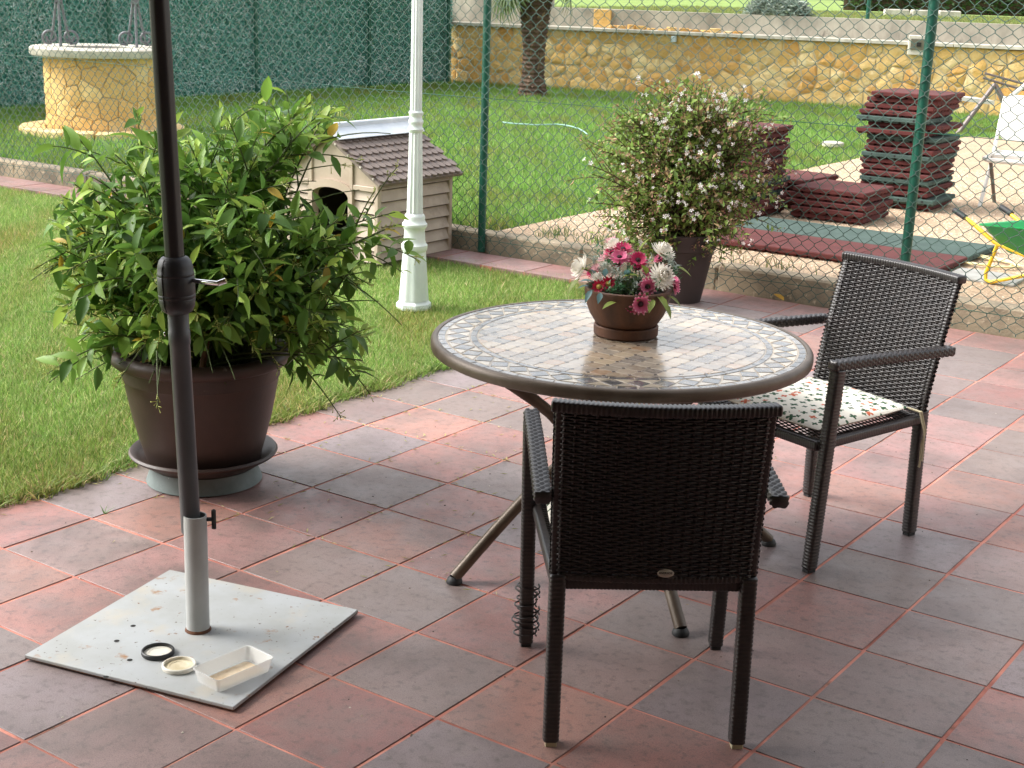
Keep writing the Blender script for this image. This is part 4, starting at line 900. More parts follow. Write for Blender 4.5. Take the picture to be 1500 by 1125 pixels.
def stem_system(tips, nside, leafL, spacing, base_fn, side_len, seed, t_start=.3, keepout=None):
    r = random.Random(seed); stems = []; leaves = []; ends = []
    for tip in tips:
        p0 = np.array(base_fn(r)); tip = np.array(tip); mid = p0 + (tip - p0) * .5 + np.array((-(tip - p0)[0] * .22, -(tip - p0)[1] * .22, .14 * np.linalg.norm(tip - p0)))
        n = 10; cur = [(1 - t) ** 2 * p0 + 2 * t * (1 - t) * mid + t * t * tip for t in np.linspace(0, 1, n)]
        L = sum(np.linalg.norm(cur[i + 1] - cur[i]) for i in range(n - 1)); stems.append((cur, .006, .0022)); ends.append((cur[-1], cur[-1] - cur[-2]))
        branches = [(cur, L, t_start)]
        for s in range(nside):
            t = r.uniform(.35, .92); bi = int(t * (n - 1)); st = cur[bi]; d = cur[bi + 1] - cur[bi]; d /= np.linalg.norm(d)
            v = np.array([r.gauss(0, 1) for _ in range(3)]); v -= d * (v @ d); v /= np.linalg.norm(v) + 1e-9; dr = d * .75 + v * .8; dr /= np.linalg.norm(dr); sl_ = side_len * r.uniform(.6, 1.2)
            sc = [st + dr * sl_ * q + np.array((0, 0, .12 * sl_ * q - .22 * sl_ * q * q)) for q in np.linspace(0, 1, 6)]
            stems.append((sc, .0032, .0016)); branches.append((sc, sl_, .12)); ends.append((sc[-1], sc[-1] - sc[-2]))
        for (cv, Ln, ts) in branches:
            m = max(3, int(Ln * (1 - ts) / spacing)); az = r.uniform(0, 6.28)
            for q in range(m):
                t = ts + (1 - ts) * (q + r.random() * .5) / m; f_ = t * (len(cv) - 1); bi = min(int(f_), len(cv) - 2); pt = cv[bi] + (cv[bi + 1] - cv[bi]) * (f_ - bi); d = cv[bi + 1] - cv[bi]; d = d / (np.linalg.norm(d) + 1e-9)
                az += 2.4 + r.uniform(-.4, .4); e1_ = np.cross(d, (0, 0, 1.0)); e1_ /= np.linalg.norm(e1_) + 1e-9; e2_ = np.cross(d, e1_)
                out = cos(az) * e1_ + sin(az) * e2_; spread = .55 if t > .9 else .95
                dr = d * (1 - spread * .5) + out * spread + np.array((0, 0, r.uniform(-.25, .45)))
                if keepout is not None and keepout(pt): continue
                sz = leafL * r.choice((.5, .7, .85, 1.0, 1.1, 1.25)) * r.uniform(.9, 1.1) * (1 - .35 * max(0, t - .8) / .2)
                leaves.append((pt, dr, sz, t))
    return stems, leaves, ends
def stems_mesh(name, stems, m, parent, n=5, label=None):
    b = MB()
    for cv, r0, r1 in stems: b.tube([tuple(p) for p in cv], list(np.linspace(r0, r1, len(cv))), n, caps=False)
    return obj(name, b.mesh(name, m, True), parent)
# tips of the branches (chosen over a rounded, lopsided crown)
rk = random.Random(21); tips = []
spec = [(455, 150, .0), (438, 158, .12), (470, 165, -.05), (490, 160, .1), (485, 178, 0), (580, 330, .0), (575, 318, .15), (548, 310, .05), (540, 345, -.15), (520, 300, .0), (78, 330, .05), (85, 300, .1), (98, 350, -.1), (448, 168, .05), (470, 185, -.1), (425, 190, .1), (325, 165, .0), (350, 185, .2), (290, 200, -.2), (125, 200, -.1), (160, 230, .1), (190, 215, .15), (215, 235, -.2), (100, 320, 0), (95, 370, -.15), (110, 400, .1), (130, 290, .2),
        (560, 335, -.1), (570, 350, .1), (530, 320, .2), (545, 385, -.2), (500, 330, -.3), (510, 440, -.2), (480, 300, .3), (535, 520, -.1), (515, 505, -.25), (150, 440, -.2), (180, 470, -.3), (240, 180, .1), (270, 215, .3), (390, 220, -.25), (360, 240, -.4), (460, 380, -.45), (420, 430, -.5), (390, 500, -.52), (250, 460, -.5), (215, 430, -.45), (300, 300, -.5), (240, 330, -.55), (170, 350, -.4), (380, 340, -.55), (440, 300, -.4), (200, 290, -.3), (330, 420, -.58), (470, 460, -.4),(365,520,-.55),(225,500,-.45)]
DV = np.array((-.5507, .7904, 0)); DV /= np.linalg.norm(DV)
for (u, v, off) in spec: tips.append(AT(u, v, (PCX, PCY, .8)) + DV * off * .75 - BASE)
for _ in range(34):
    a = rk.uniform(0, 2 * pi); e = rk.uniform(-.1, 1.3); R_ = rk.uniform(.38, .58); tips.append(np.array((cos(a) * cos(e) * R_, sin(a) * cos(e) * R_, .52 + sin(e) * R_ * .95)))
def shrub_gap(p):                              # where the photo shows no leaves: over the pot's wall and before the dog house
    if hypot(p[0], p[1]) < .27 and p[2] < .44: return True
    u, v, d = PX(p + BASE)
    return (412 < u < 575 and 232 < v < 308) or (495 < u and v < 308) or (v > 505 and 170 < u < 415 and d < 4.95) or (u > 520 and 410 < v < 480) or (v > 560) or (u < 78)
tips = [t_ for t_ in tips if not shrub_gap(t_)]
st_, lv_, en_ = stem_system(tips, 6, .086, .0255, lambda r: (r.uniform(-.15, .15), r.uniform(-.15, .15), .36), .24, 4, keepout=shrub_gap)
stems_mesh('stems', st_, M['twig'], shrub)
LC = [(.095, .20, .034), (.14, .275, .046), (.07, .155, .03), (.20, .345, .06), (.11, .225, .038), (.34, .48, .09)]
pos = np.array([l[0] for l in lv_]); dr = np.array([l[1] for l in lv_]); sz = np.array([l[2] for l in lv_]); tt = np.array([l[3] for l in lv_])
up = np.tile((0, 0, 1.0), (len(pos), 1)) + rng.normal(0, .35, (len(pos), 3)); Fm = frames(dr, up, rng.normal(0, .35, len(pos)))
tm = [leaf_tmpl(1, .39, .22, .24, 4), leaf_tmpl(1, .44, .15, .45, 4), leaf_tmpl(1, .33, .34, .05, 4)]
ci = rng.integers(0, 5, len(pos)); ci = np.where((tt > .88) & (rng.uniform(0, 1, len(pos)) < .7), 5, ci); ci = np.where((tt > .75) & (ci < 3), 3, ci)
yl = rng.uniform(0, 1, len(pos)) < .014
# nearest leaves are objects of their own, the others one mesh
depth = (pos + BASE - CP) @ RM[2]; order = np.argsort(depth / sz * .1); front = set(order[:290].tolist())
fol = None
V_all, F_all, C_all = [], [], []; off = 0; ty = rng.integers(0, 3, len(pos))
for k_ in range(3):
    ids = np.array([i for i in range(len(pos)) if ty[i] == k_ and i not in front]); V_, F_ = inst(tm[k_], Fm[ids], pos[ids], sz[ids])
    cc = np.array(LC)[ci[ids]] * rng.uniform(.75, 1.25, (len(ids), 1)); cc[yl[ids]] = (.45, .32, .04)
    V_all.append(V_); F_all.append(F_ + off); C_all.append(np.repeat(cc, len(tm[k_][0]), 0)); off += len(V_)
fol = obj('foliage', npmesh('foliage', np.concatenate(V_all), np.concatenate(F_all), M['leaf'], np.concatenate(C_all)), shrub); stuff(fol)
lm = {}
for i in sorted(front):
    key = (int(ty[i]), int(ci[i]), bool(yl[i]))
    if key not in lm: lm[key] = npmesh('leaf', tm[key[0]][0], tm[key[0]][1], M['leaf'], np.tile(np.array((.45, .32, .04)) if key[2] else np.array(LC[key[1]]), (len(tm[key[0]][0]), 1)))
    o = obj('leaf', lm[key], fol); mm = Matrix(Fm[i].tolist()).to_4x4(); o.matrix_local = Matrix.Translation(pos[i].tolist()) @ mm @ Matrix.Scale(float(sz[i]), 4)
# pale tubular flower tufts
rf = random.Random(9); b = MB(); tint = []
for (pt, d) in en_:
    if rf.random() > .5: continue
    d = d / np.linalg.norm(d)
    for q in range(rf.randint(7, 13)):
        v = d * .8 + np.array([rf.gauss(0, .55) for _ in range(3)]); v /= np.linalg.norm(v); s0 = pt - d * rf.uniform(0, .06); l = rf.uniform(.018, .032)
        b.tube([tuple(s0), tuple(s0 + v * l * .8), tuple(s0 + v * l)], [.0008, .0012, .0024], 4)
me = b.mesh('flower_tufts', M['smallleaf'], True); set_tint(me, np.array((.46, .50, .14))); stuff(obj('flower_tufts', me, shrub))
b = MB()
for (x, y) in ((-.18, -.05), (-.1, -.2), (.12, -.19), (.2, -.1), (.02, -.22)):
    t_ = leaf_tmpl(.08, .03, .2, -.1); a = rf.uniform(0, 6); b.add([(x + cos(a) * p[0] - sin(a) * p[1], y + sin(a) * p[0] + cos(a) * p[1], .377 + abs(p[2])) for p in t_[0]], [tuple(f) for f in t_[1]])
me = b.mesh('fallen_leaves', M['leaf']); set_tint(me, np.array((.50, .34, .10))); stuff(obj('fallen_leaves', me, shrub))

# ================================================================== FLOWERING BUSH IN TALL POT
ABC = np.array((-.235, 4.435, 0.0)); abel = thing('flowering_bush', 'white flowering bush in a tall dark pot beside the fence', 'potted plant', tuple(ABC))
prof = [(.0001, 0), (.118, 0), (.122, .01), (.178, .30), (.180, .305), (.190, .31), (.200, .40), (.195, .405), (.184, .40), (.174, .33)]
apot = obj('pot', MB().lathe(prof, 48).mesh('pot', M['potdark'], True), abel)
obj('soil', MB().lathe([(.0001, .37), (.1, .372), (.180, .37)], 24).mesh('soil', M['soil']), abel)
tips = []
for _ in range(120):
    a = rk.uniform(0, 2 * pi); e = rk.uniform(-.85, 1.45); R_ = rk.uniform(.42, .60)
    tips.append(np.array((cos(a) * cos(e) * R_ * .95, min(.34, sin(a) * cos(e) * R_ * .85), max(.36, .78 + sin(e) * R_ * .85))))
for (u, v) in ((1070, 150), (1105, 165), (1095, 195), (1040, 140), (1085, 230), (900, 150), (870, 215), (865, 250), (870, 310), (945, 135), (1000, 130), (1085, 330), (890, 330), (1060, 310), (930, 170), (975, 150), (855, 200), (858, 290), (880, 180), (862, 235), (905, 345), (1120, 150), (1110, 260), (905, 362), (930, 370), (950, 372), (960, 366), (1030, 372), (1062, 348), (1070, 372)):
    tips.append(AT(u, v, ABC + np.array((0, 0, .8))) + DV * rk.uniform(-.25, .1) - ABC)
st2, lv2, en2 = stem_system(tips, 7, .037, .0145, lambda r: (r.uniform(-.1, .1), r.uniform(-.1, .1), .37), .20, 8, t_start=.38)
stems_mesh('stems', st2, M['bark'], abel, 4)
pos = np.array([l[0] for l in lv2]); dr = np.array([l[1] for l in lv2]); sz = np.array([l[2] for l in lv2]); k_ = pos[:, 1] < .36; pos, dr, sz = pos[k_], dr[k_], sz[k_]
tm2 = leaf_tmpl(1, .55, .2, .15, 2); up = np.tile((0, 0, 1.0), (len(pos), 1)) + rng.normal(0, .5, (len(pos), 3))
V_, F_ = inst(tm2, frames(dr, up), pos, sz); AC = [(.17, .27, .05), (.22, .32, .065), (.13, .21, .04), (.28, .36, .09), (.42, .29, .15), (.19, .29, .06), (.16, .26, .05)]
cc = np.array(AC)[rng.integers(0, 7, len(pos))] * rng.uniform(.75, 1.3, (len(pos), 1))
afol = stuff(obj('foliage', npmesh('foliage', V_, F_, M['smallleaf'], np.repeat(cc, len(tm2[0]), 0)), abel))
# dry reddish calyces in tufts and white flowers
b = MB(); fl_pts = []
for (pt, d) in en2:
    if pt[1] > .36: continue
    d = d / np.linalg.norm(d)
    if rf.random() < .75:
        for q in range(rf.randint(5, 10)):
            v = d * .5 + np.array([rf.gauss(0, .8) for _ in range(3)]); v /= np.linalg.norm(v); s0 = pt + np.array([rf.gauss(0, .012) for _ in range(3)]); t0 = np.cross(v, (0.3, .2, 1)); t0 /= np.linalg.norm(t0)
            b.add([s0, s0 + v * .012 + t0 * .004, s0 + v * .020, s0 + v * .012 - t0 * .004], [(0, 1, 2, 3)])
    if rf.random() < .42: fl_pts.append((pt, d))
me = b.mesh('calyces', M['smallleaf']); set_tint(me, np.array((.42, .23, .15))); stuff(obj('calyces', me, abel))
def star_flower():
    b = MB(); b.tube([(0, 0, 0), (0, 0, .008), (0, 0, .014)], [.0018, .003, .005], 5, caps=False)
    for i in range(5):
        a = 2 * pi * i / 5; d0 = np.array((cos(a), sin(a), 0)); t0 = np.array((-sin(a), cos(a), 0))
        b.add([d0 * .004 + np.array((0, 0, .014)), d0 * .010 - t0 * .0055 + np.array((0, 0, .017)), d0 * .016 + np.array((0, 0, .015)), d0 * .010 + t0 * .0055 + np.array((0, 0, .017))], [(0, 1, 2, 3)])
    return b.mesh('flower', M['petal'])
sf = star_flower(); set_tint(sf, np.array((.82, .79, .76))); nfl = 0
fl_pts.sort(key=lambda q: q[0] @ RM[2])
for (pt, d) in fl_pts:
    for q in range(rf.randint(1, 3)):
        if nfl >= 295: break
        v = Vector((d + np.array([rf.gauss(0, .6) for _ in range(3)])).tolist()); o = obj('flower', sf, abel, tuple(pt + np.array([rf.gauss(0, .016) for _ in range(3)])), v.to_track_quat('Z', 'Y').to_euler()); s_ = rf.uniform(.6, 1.05); o.scale = (s_, s_, s_); nfl += 1

# ================================================================== TABLE
TC = np.array((1.522, .797)); TH = .72; TR = .578
table = thing('mosaic_table', 'round mosaic-topped table with bronze metal rim and splayed legs', 'table', (TC[0], TC[1], 0))
obj('rim', MB().lathe([(TR - .055, TH - .034), (TR - .012, TH - .038), (TR - .002, TH - .032), (TR, TH - .02), (TR - .001, TH - .008), (TR - .006, TH - .001), (TR - .014, TH + .0015), (TR - .021, TH), (TR - .021, TH - .03)], 96).mesh('rim', M['bronze'], True), table)
obj('top_panel', MB().lathe([(.0001, TH - .03), (TR - .022, TH - .03), (TR - .022, TH - .0022), (.0001, TH - .0022)], 96).mesh('top_panel', M['mosaicgrout']), table)
rt2 = random.Random(17)
MOC = [srgb(158, 140, 118), srgb(144, 127, 108), srgb(168, 147, 121), srgb(126, 118, 110), srgb(138, 125, 110), srgb(176, 158, 132), srgb(164, 134, 106), srgb(118, 113, 108), srgb(150, 139, 124), srgb(160, 146, 128), srgb(148, 136, 122)]
DARK = [srgb(80, 82, 86), srgb(92, 94, 98), srgb(72, 74, 78)]; LIGHT = [srgb(182, 168, 146), srgb(172, 160, 142), srgb(188, 174, 152)]
cellsM = []
def sector(r0, r1, a0, a1): return [(r0 * cos(a0), r0 * sin(a0)), (r1 * cos(a0), r1 * sin(a0)), (r1 * cos((a0 + a1) / 2), r1 * sin((a0 + a1) / 2)), (r1 * cos(a1), r1 * sin(a1)), (r0 * cos(a1), r0 * sin(a1)), (r0 * cos((a0 + a1) / 2), r0 * sin((a0 + a1) / 2))]
RO = TR - .024
for i in range(60):                                              # outer narrow ring
    a0, a1 = 2 * pi * i / 60, 2 * pi * (i + 1) / 60; cellsM.append((sector(RO - .020, RO, a0 + .004, a1 - .004), rt2.choice(DARK[1:] + [srgb(120, 118, 116)]), 1))
ND = 44; r0, r1 = RO - .024, RO - .094; rmid = (r0 + r1) / 2
for i in range(ND):                                              # diamonds and triangles
    a0, a1 = 2 * pi * i / ND, 2 * pi * (i + 1) / ND; am = (a0 + a1) / 2; gp_ = .0022
    P_ = lambda r, a: (r * cos(a), r * sin(a))
    cellsM.append(([P_(r1 + gp_, am), P_(rmid, a1 - .007), P_(r0 - gp_, am), P_(rmid, a0 + .007)], rt2.choice(DARK), 2))
    cellsM.append(([P_(r0 - .001, a0 - (am - a0) + .016), P_(r0 - .001, am - .016), P_(rmid + .004, a0)], rt2.choice(LIGHT), 2))
    cellsM.append(([P_(r1 + .001, a0 - (am - a0) + .016), P_(rmid - .004, a0), P_(r1 + .001, am - .016)], rt2.choice(LIGHT), 2))
for i in range(40):                                              # inner narrow ring
    a0, a1 = 2 * pi * i / 40, 2 * pi * (i + 1) / 40; cellsM.append((sector(RO - .116, RO - .098, a0 + .004, a1 - .004), rt2.choice(DARK[:2]), 1))
RI = RO - .120; pitch = .052; cut = .30; inner = []
la = radians(0)
for i in range(-12, 13):
    for j in range(-12, 13):
        cx, cy = i * pitch, j * pitch; h = pitch / 2; c_ = h * .30
        oct_ = [(h, c_ - h + h * .0), ]
        k_ = h - c_
        g_ = .0006
        oc = [(cx + (h - g_) * sx if 0 else cx + dx, cy + dy) for dx, dy in ((h - g_, -k_), (h - g_, k_), (k_, h - g_), (-k_, h - g_), (-h + g_, k_), (-h + g_, -k_), (-k_, -h + g_), (k_, -h + g_))]
        ds = [(cx + h + dx, cy + h + dy) for dx, dy in ((c_ - 2 * g_, 0), (0, c_ - 2 * g_), (-c_ + 2 * g_, 0), (0, -c_ + 2 * g_))]
        def clip(poly):                                          # keep inside the disc
            if all(hypot(x, y) < RI for x, y in poly): return poly
            if all(hypot(x, y) > RI for x, y in poly): return None
            out = []
            for a in range(len(poly)):
                p_, q_ = poly[a], poly[(a + 1) % len(poly)]; dp, dq = hypot(*p_) - RI, hypot(*q_) - RI
                if dp <= 0: out.append(p_)
                if dp * dq < 0: t = dp / (dp - dq); out.append((p_[0] + t * (q_[0] - p_[0]), p_[1] + t * (q_[1] - p_[1])))
            return out if len(out) >= 3 else None
        for poly, col in ((oc, rt2.choice(MOC)), (ds, rt2.choice([srgb(48, 46, 48), srgb(58, 56, 58)]))):
            pl = clip(poly)
            if pl: cellsM.append((pl, col, 3))
vdir = np.array((CP[0] - TC[0], CP[1] - TC[1])); vdir /= np.linalg.norm(vdir)
def area(pl): return abs(sum(pl[i][0] * pl[(i + 1) % len(pl)][1] - pl[(i + 1) % len(pl)][0] * pl[i][1] for i in range(len(pl)))) / 2
def cen(pl): return np.array((sum(p[0] for p in pl) / len(pl), sum(p[1] for p in pl) / len(pl)))
cellsM.sort(key=lambda q: -area(q[0]) * (2.2 + 1.2 * (cen(q[0]) @ vdir)))
b = MB(); tint = []
for n_, (pl, col, kd) in enumerate(cellsM):
    c = cen(pl); col = tuple(np.array(col[:3]) * rt2.uniform(.9, 1.1))
    if n_ < 298:
        o = obj('mosaic_piece', MB().prism([(x - c[0], y - c[1]) for x, y in pl], -.006, 0, .0008).mesh('mosaic_piece', M['mosaic']), table, (c[0], c[1], TH - .0008 + rt2.uniform(-.0003, .0003)), (rt2.uniform(-.004, .004), rt2.uniform(-.004, .004), 0), color=col)
    else:
        k0 = len(b.v); b.prism(pl, TH - .007, TH - .0008 + rt2.uniform(-.0003, .0003), .0008); tint += [col] * (len(b.v) - k0)
me = b.mesh('small_mosaic_pieces', M['mosaicattr']); set_tint(me, np.array(tint)); stuff(obj('small_mosaic_pieces', me, table))
# legs: hourglass-shaped, bound by a ring at half height
def bez(p, n=9):
    out = []
    for t in np.linspace(0, 1, n):
        q = [np.array(x, float) for x in p]
        while len(q) > 1: q = [q[i] * (1 - t) + q[i + 1] * t for i in range(len(q) - 1)]
        out.append(tuple(q[0]))
    return out
foot_w = G(670, 853)[:2] - TC; fa = atan2(foot_w[1], foot_w[0])
for k_ in range(4):
    a = fa + k_ * radians(83 if k_ == 1 else 90) - (radians(7) if k_ == 2 else 0)
    ca, sa = cos(a), sin(a); rf_ = .53 if k_ == 0 else .56
    pts = bez([(.47 * ca, .47 * sa, TH - .035), (.30 * ca, .30 * sa, .56), (.10 * ca, .10 * sa, .46), (.17 * ca, .17 * sa, .33)], 9)[:-1] + bez([(.17 * ca, .17 * sa, .355), (.30 * ca, .30 * sa, .26), (rf_ * ca, rf_ * sa, .018)], 7)
    lg = obj('leg', MB().tube(pts, .0185, 12).mesh('leg', M['bronze'], True), table)
    obj('foot_pad', MB().lathe([(.0001, 0), (.024, 0), (.025, .006), (.021, .016), (.014, .022)], 16).mesh('foot_pad', M['foot'], True), lg, (rf_ * ca, rf_ * sa, .0005))
    obj('bracket', MB().box(-.03, .03, -.02, .02, TH - .052, TH - .0305).mesh('bracket', M['bronze']), table, (.48 * ca, .48 * sa, 0), (0, 0, a))
obj('hub_ring', MB().tube([(.16 * cos(t), .16 * sin(t), .44) for t in np.linspace(0, 2 * pi, 33)], .014, 8, caps=False).mesh('hub_ring', M['bronze'], True), table)

# ================================================================== FLOWER BOWL
FB = np.array((1.500, .862))
tag(obj('bowl_saucer', MB().lathe([(.0001, 0), (.095, 0), (.099, .004), (.1, .03), (.096, .033), (.09, .031), (.088, .012), (.0001, .010)], 48).mesh('bowl_saucer', M['terracotta'], True), None, (FB[0], FB[1], TH + .0012)), 'small brown clay saucer under the flower bowl', 'saucer')
bowl = thing('flower_bowl', 'brown clay bowl planted with pink, crimson and white artificial flowers', 'flower bowl', (FB[0], FB[1], TH + .0125))
obj('bowl', MB().lathe([(.0001, 0), (.062, 0), (.078, .010), (.098, .030), (.114, .055), (.124, .080), (.1285, .104), (.1295, .106), (.131, .108), (.133, .130), (.132, .135), (.128, .138), (.123, .135), (.120, .118)], 56).mesh('bowl', M['terracotta'], True), bowl)
obj('soil', MB().lathe([(.0001, .12), (.1, .118), (.121, .112)], 24).mesh('soil', M['soil'], True), bowl)
FBW = np.array((FB[0], FB[1], TH + .0125))
def daisy(npet, R_, cup, wid, layers, colA, colB, colC, centre_r):
    b = MB(); tn = []
    for l in range(layers):
        R2 = R_ * (1 - .17 * l); zc = .012 * l * R_ / .03; cp = cup + .32 * l
        for i in range(npet):
            a = 2 * pi * (i + .5 * (l % 2)) / npet + rf.uniform(-.06, .06); d0 = np.array((cos(a), sin(a), 0)); t0 = np.array((-sin(a), cos(a), 0)); R3 = R2 * rf.uniform(.9, 1.05)
            k0 = len(b.v); vs = []
            for t in (.12, .45, .8, 1.0):
                ww = wid * R_ * (.45 + .75 * t if t < .8 else (1.0 if t < .9 else .35)); c_ = d0 * R3 * t * cos(cp * t) + np.array((0, 0, zc * .3 + R3 * t * sin(cp * t)))
                vs += [c_ - t0 * ww * .5, c_ + t0 * ww * .5]
            b.add(vs, [(0, 1, 3, 2), (2, 3, 5, 4), (4, 5, 7, 6)]); tn += [colA, colA, colB, colB, colB, colB, colC, colC]
    me = b.mesh('petals', M['petal'], True); set_tint(me, np.array(tn)); return me
PINK = (.62, .12, .24); MAG = (.50, .02, .10); PALE = (.80, .45, .50); WHT = (.84, .80, .72); CRM = (.40, .01, .04)
fm = {'white': daisy(20, .034, .25, .16, 5, (.72, .66, .5), WHT, WHT, .0), 'pink': daisy(15, .026, .12, .26, 2, MAG, PINK, PALE, .007), 'magenta': daisy(15, .025, .15, .26, 2, CRM, MAG, PINK, .006), 'small': daisy(11, .018, .2, .3, 2, CRM, CRM, MAG, .006), 'pale': daisy(13, .022, .3, .2, 2, (.5, .2, .2), PALE, (.8, .62, .58), .005)}
cm_ = {'pink': mat('dark_flower_centre', srgb(52, 22, 30), .8), 'small': mat('yellow_flower_centre', srgb(206, 186, 96), .8)}
cmesh = {k: MB().lathe([(.0001, .007), (.004, .006), (.0065, .003), (.007, 0)], 12).mesh('flower_centre', m, True) for k, m in cm_.items()}
camd = CP - np.array((FB[0], FB[1], TH + .2)); camd /= np.linalg.norm(camd)
fls = [('white', 855, 394, .0, (-.9, -.1, .35), 1.15, 'white chrysanthemum head'), ('white', 966, 402, -.05, (.45, -.75, .5), 1.18, None), ('white', 970, 374, .02, (.5, -.3, .8), 1.1, None), ('white', 902, 370, .06, (-.2, .2, .95), 1.0, None),
       ('magenta', 913, 368, .02, (.1, -.3, .95), 1.1, None), ('pink', 907, 377, -.01, (0, -.5, .85), 1.05, None), ('magenta', 934, 381, -.01, (.1, -.75, .65), 1.05, None), ('pink', 945, 413, -.07, (.2, -.95, .2), 1.0, None),
       ('pink', 934, 434, -.11, (.1, -.98, .1), 1.12, None), ('magenta', 924, 437, -.10, (-.1, -.95, .0), .95, None), ('small', 876, 413, -.07, (-.2, -.95, .2), 1.05, None), ('small', 889, 410, -.06, (.1, -.95, .25), 1.05, None),
       ('pale', 921, 384, .03, (0, -.4, .9), .95, None), ('magenta', 899, 373, .04, (-.4, -.1, .9), 1.0, None), ('pale', 890, 382, .05, (-.5, -.2, .8), 1.2, None), ('pale', 874, 394, .0, (-.6, -.4, .6), .8, None), ('pink', 988, 420, .0, (.9, -.3, .1), .9, None), ('pale', 898, 362, .09, (-.3, .3, .9), 1.0, None)]
for _ in range(14):
    fls.append((rf.choice(('pale', 'magenta', 'pink', 'small', 'white')), rf.uniform(868, 985), rf.uniform(376, 416), rf.uniform(-.05, .07), (rf.uniform(-.5, .5), rf.uniform(-.8, 0), .7), rf.uniform(.5, .75), None))

for (kd, u, v, off, fd, sc, lb) in fls:
    pt = AT(u, v, (FB[0], FB[1], TH + .18)) + DV * off - FBW
    fv = np.array(RM[0]) * fd[0] + (-camd * np.array((1, 1, 0))) * (-1) * (-fd[1]) + np.array((0, 0, 1)) * fd[2]
    o = obj('flower', None, bowl, tuple(pt), Vector(fv.tolist()).to_track_quat('Z', 'Y').to_euler()); o.empty_display_size = .02; sc *= 1.22; o.scale = (sc, sc, sc)
    obj('petals', fm[kd], o)
    if kd in ('pink', 'magenta'): obj('flower_centre', cmesh['pink'], o, (0, 0, .001))
    if kd == 'small': obj('flower_centre', cmesh['small'], o, (0, 0, .001))
    obj('stem', MB().tube([(0, 0, 0), (0, 0, -.02), tuple((Matrix.Rotation(0, 3, 'Z') @ Vector((0, 0, -.045))))], .0016, 5).mesh('stem', M['twig']), o)
def bleaf(name, lst, tmpl, col):
    for (u, v, off, fd, s_) in lst:
        pt = AT(u, v, (FB[0], FB[1], TH + .18)) + DV * off - FBW; d = np.array(RM[0]) * fd[0] - DV * fd[1] + np.array((0, 0, 1)) * fd[2]
        Rm_ = frames(d[None], np.array([[0.1, .1, 1.0]]))[0]
        me = npmesh(name, tmpl[0] * s_, tmpl[1], M['leaf'], np.tile(np.array(col) * rf.uniform(.8, 1.2), (len(tmpl[0]), 1))); o = obj(name, me, bowl); o.matrix_local = Matrix.Translation(pt.tolist()) @ Matrix(Rm_.tolist()).to_4x4()
t1 = leaf_tmpl(.045, .020, .2, .3, 4); 
bleaf('leaf', [(868, 408, -.05, (-.7, .3, .3), 1), (866, 418, -.07, (-.5, .6, -.5), 1), (878, 420, -.09, (-.2, .8, -.4), .9), (872, 402, -.03, (-.4, .3, .8), .9), (884, 402, -.04, (.1, .4, .9), .9), (915, 402, -.05, (.1, .5, .8), 1.0), (862, 414, -.05, (-.9, .2, .1), .8)], t1, (.13, .24, .24))
bleaf('leaf', [(935, 400, -.05, (-.8, .4, .3), 1.3), (945, 398, -.04, (-.2, .5, .8), 1.2), (958, 424, -.08, (.5, .7, -.3), 1.5), (964, 432, -.09, (.6, .7, -.5), 1.4), (952, 428, -.10, (-.2, .8, -.3), 1.2), (975, 428, -.05, (.8, .4, -.3), 1.2), (866, 395, .0, (-.9, .2, .2), 1.3), (850, 408, .0, (-.7, .3, -.5), 1.3), (938, 374, .05, (.3, 0, .9), 1.2), (988, 392, .02, (.95, .2, -.2), 1.3), (900, 432, -.11, (-.8, .6, .05), 1.2), (942, 424, -.09, (-.5, .8, .1), 1.1)], t1, (.22, .28, .06))
# green sprigs
sp = []
for (u, v, off) in ((868, 400, -.02), (884, 392, -.02), (895, 386, .0), (925, 394, -.02), (938, 390, .0), (950, 388, .02), (955, 412, -.06), (930, 415, -.07), (890, 420, -.08), (985, 405, .0), (990, 398, .01), (878, 374, .02), (872, 382, .02), (980, 384, .0), (986, 392, -.01), (976, 378, .02), (900, 396, -.04), (908, 404, -.06), (918, 398, -.05), (905, 415, -.08)):
    c_ = AT(u, v, (FB[0], FB[1], TH + .18)) + DV * off - FBW
    for q in range(30): sp.append((c_ + np.array([rf.gauss(0, .008) for _ in range(3)]), np.array([rf.gauss(0, 1), rf.gauss(0, 1), abs(rf.gauss(.5, .8))])))
V_, F_ = inst(leaf_tmpl(.018, .006, .2, .1, 2), frames(np.array([s[1] for s in sp]), np.tile((.1, .2, 1.0), (len(sp), 1))), np.array([s[0] for s in sp]))
cs_ = np.array([(.10, .26, .12), (.07, .20, .09), (.4, .46, .40)])[np.repeat(rng.integers(0, 3, len(sp) // 30), 30)]
stuff(obj('sprigs', npmesh('sprigs', V_, F_, M['smallleaf'], np.repeat(cs_, 9, 0)), bowl))
pt_ = [(np.array([rf.uniform(-.085, .085), rf.uniform(-.085, .085), .12]), np.array([rf.gauss(0, .6), rf.gauss(0, .6), 1])) for _ in range(220)]
V_, F_ = inst(leaf_tmpl(.055, .011, .2, .3, 2), frames(np.array([s[1] for s in pt_]), np.tile((.3, .2, .6), (len(pt_), 1))), np.array([s[0] for s in pt_]))
stuff(obj('under_leaves', npmesh('under_leaves', V_, F_, M['smallleaf'], np.repeat(np.array([(.05, .10, .03), (.10, .15, .04), (.04, .07, .03)])[rng.integers(0, 3, 220)], 9, 0)), bowl))

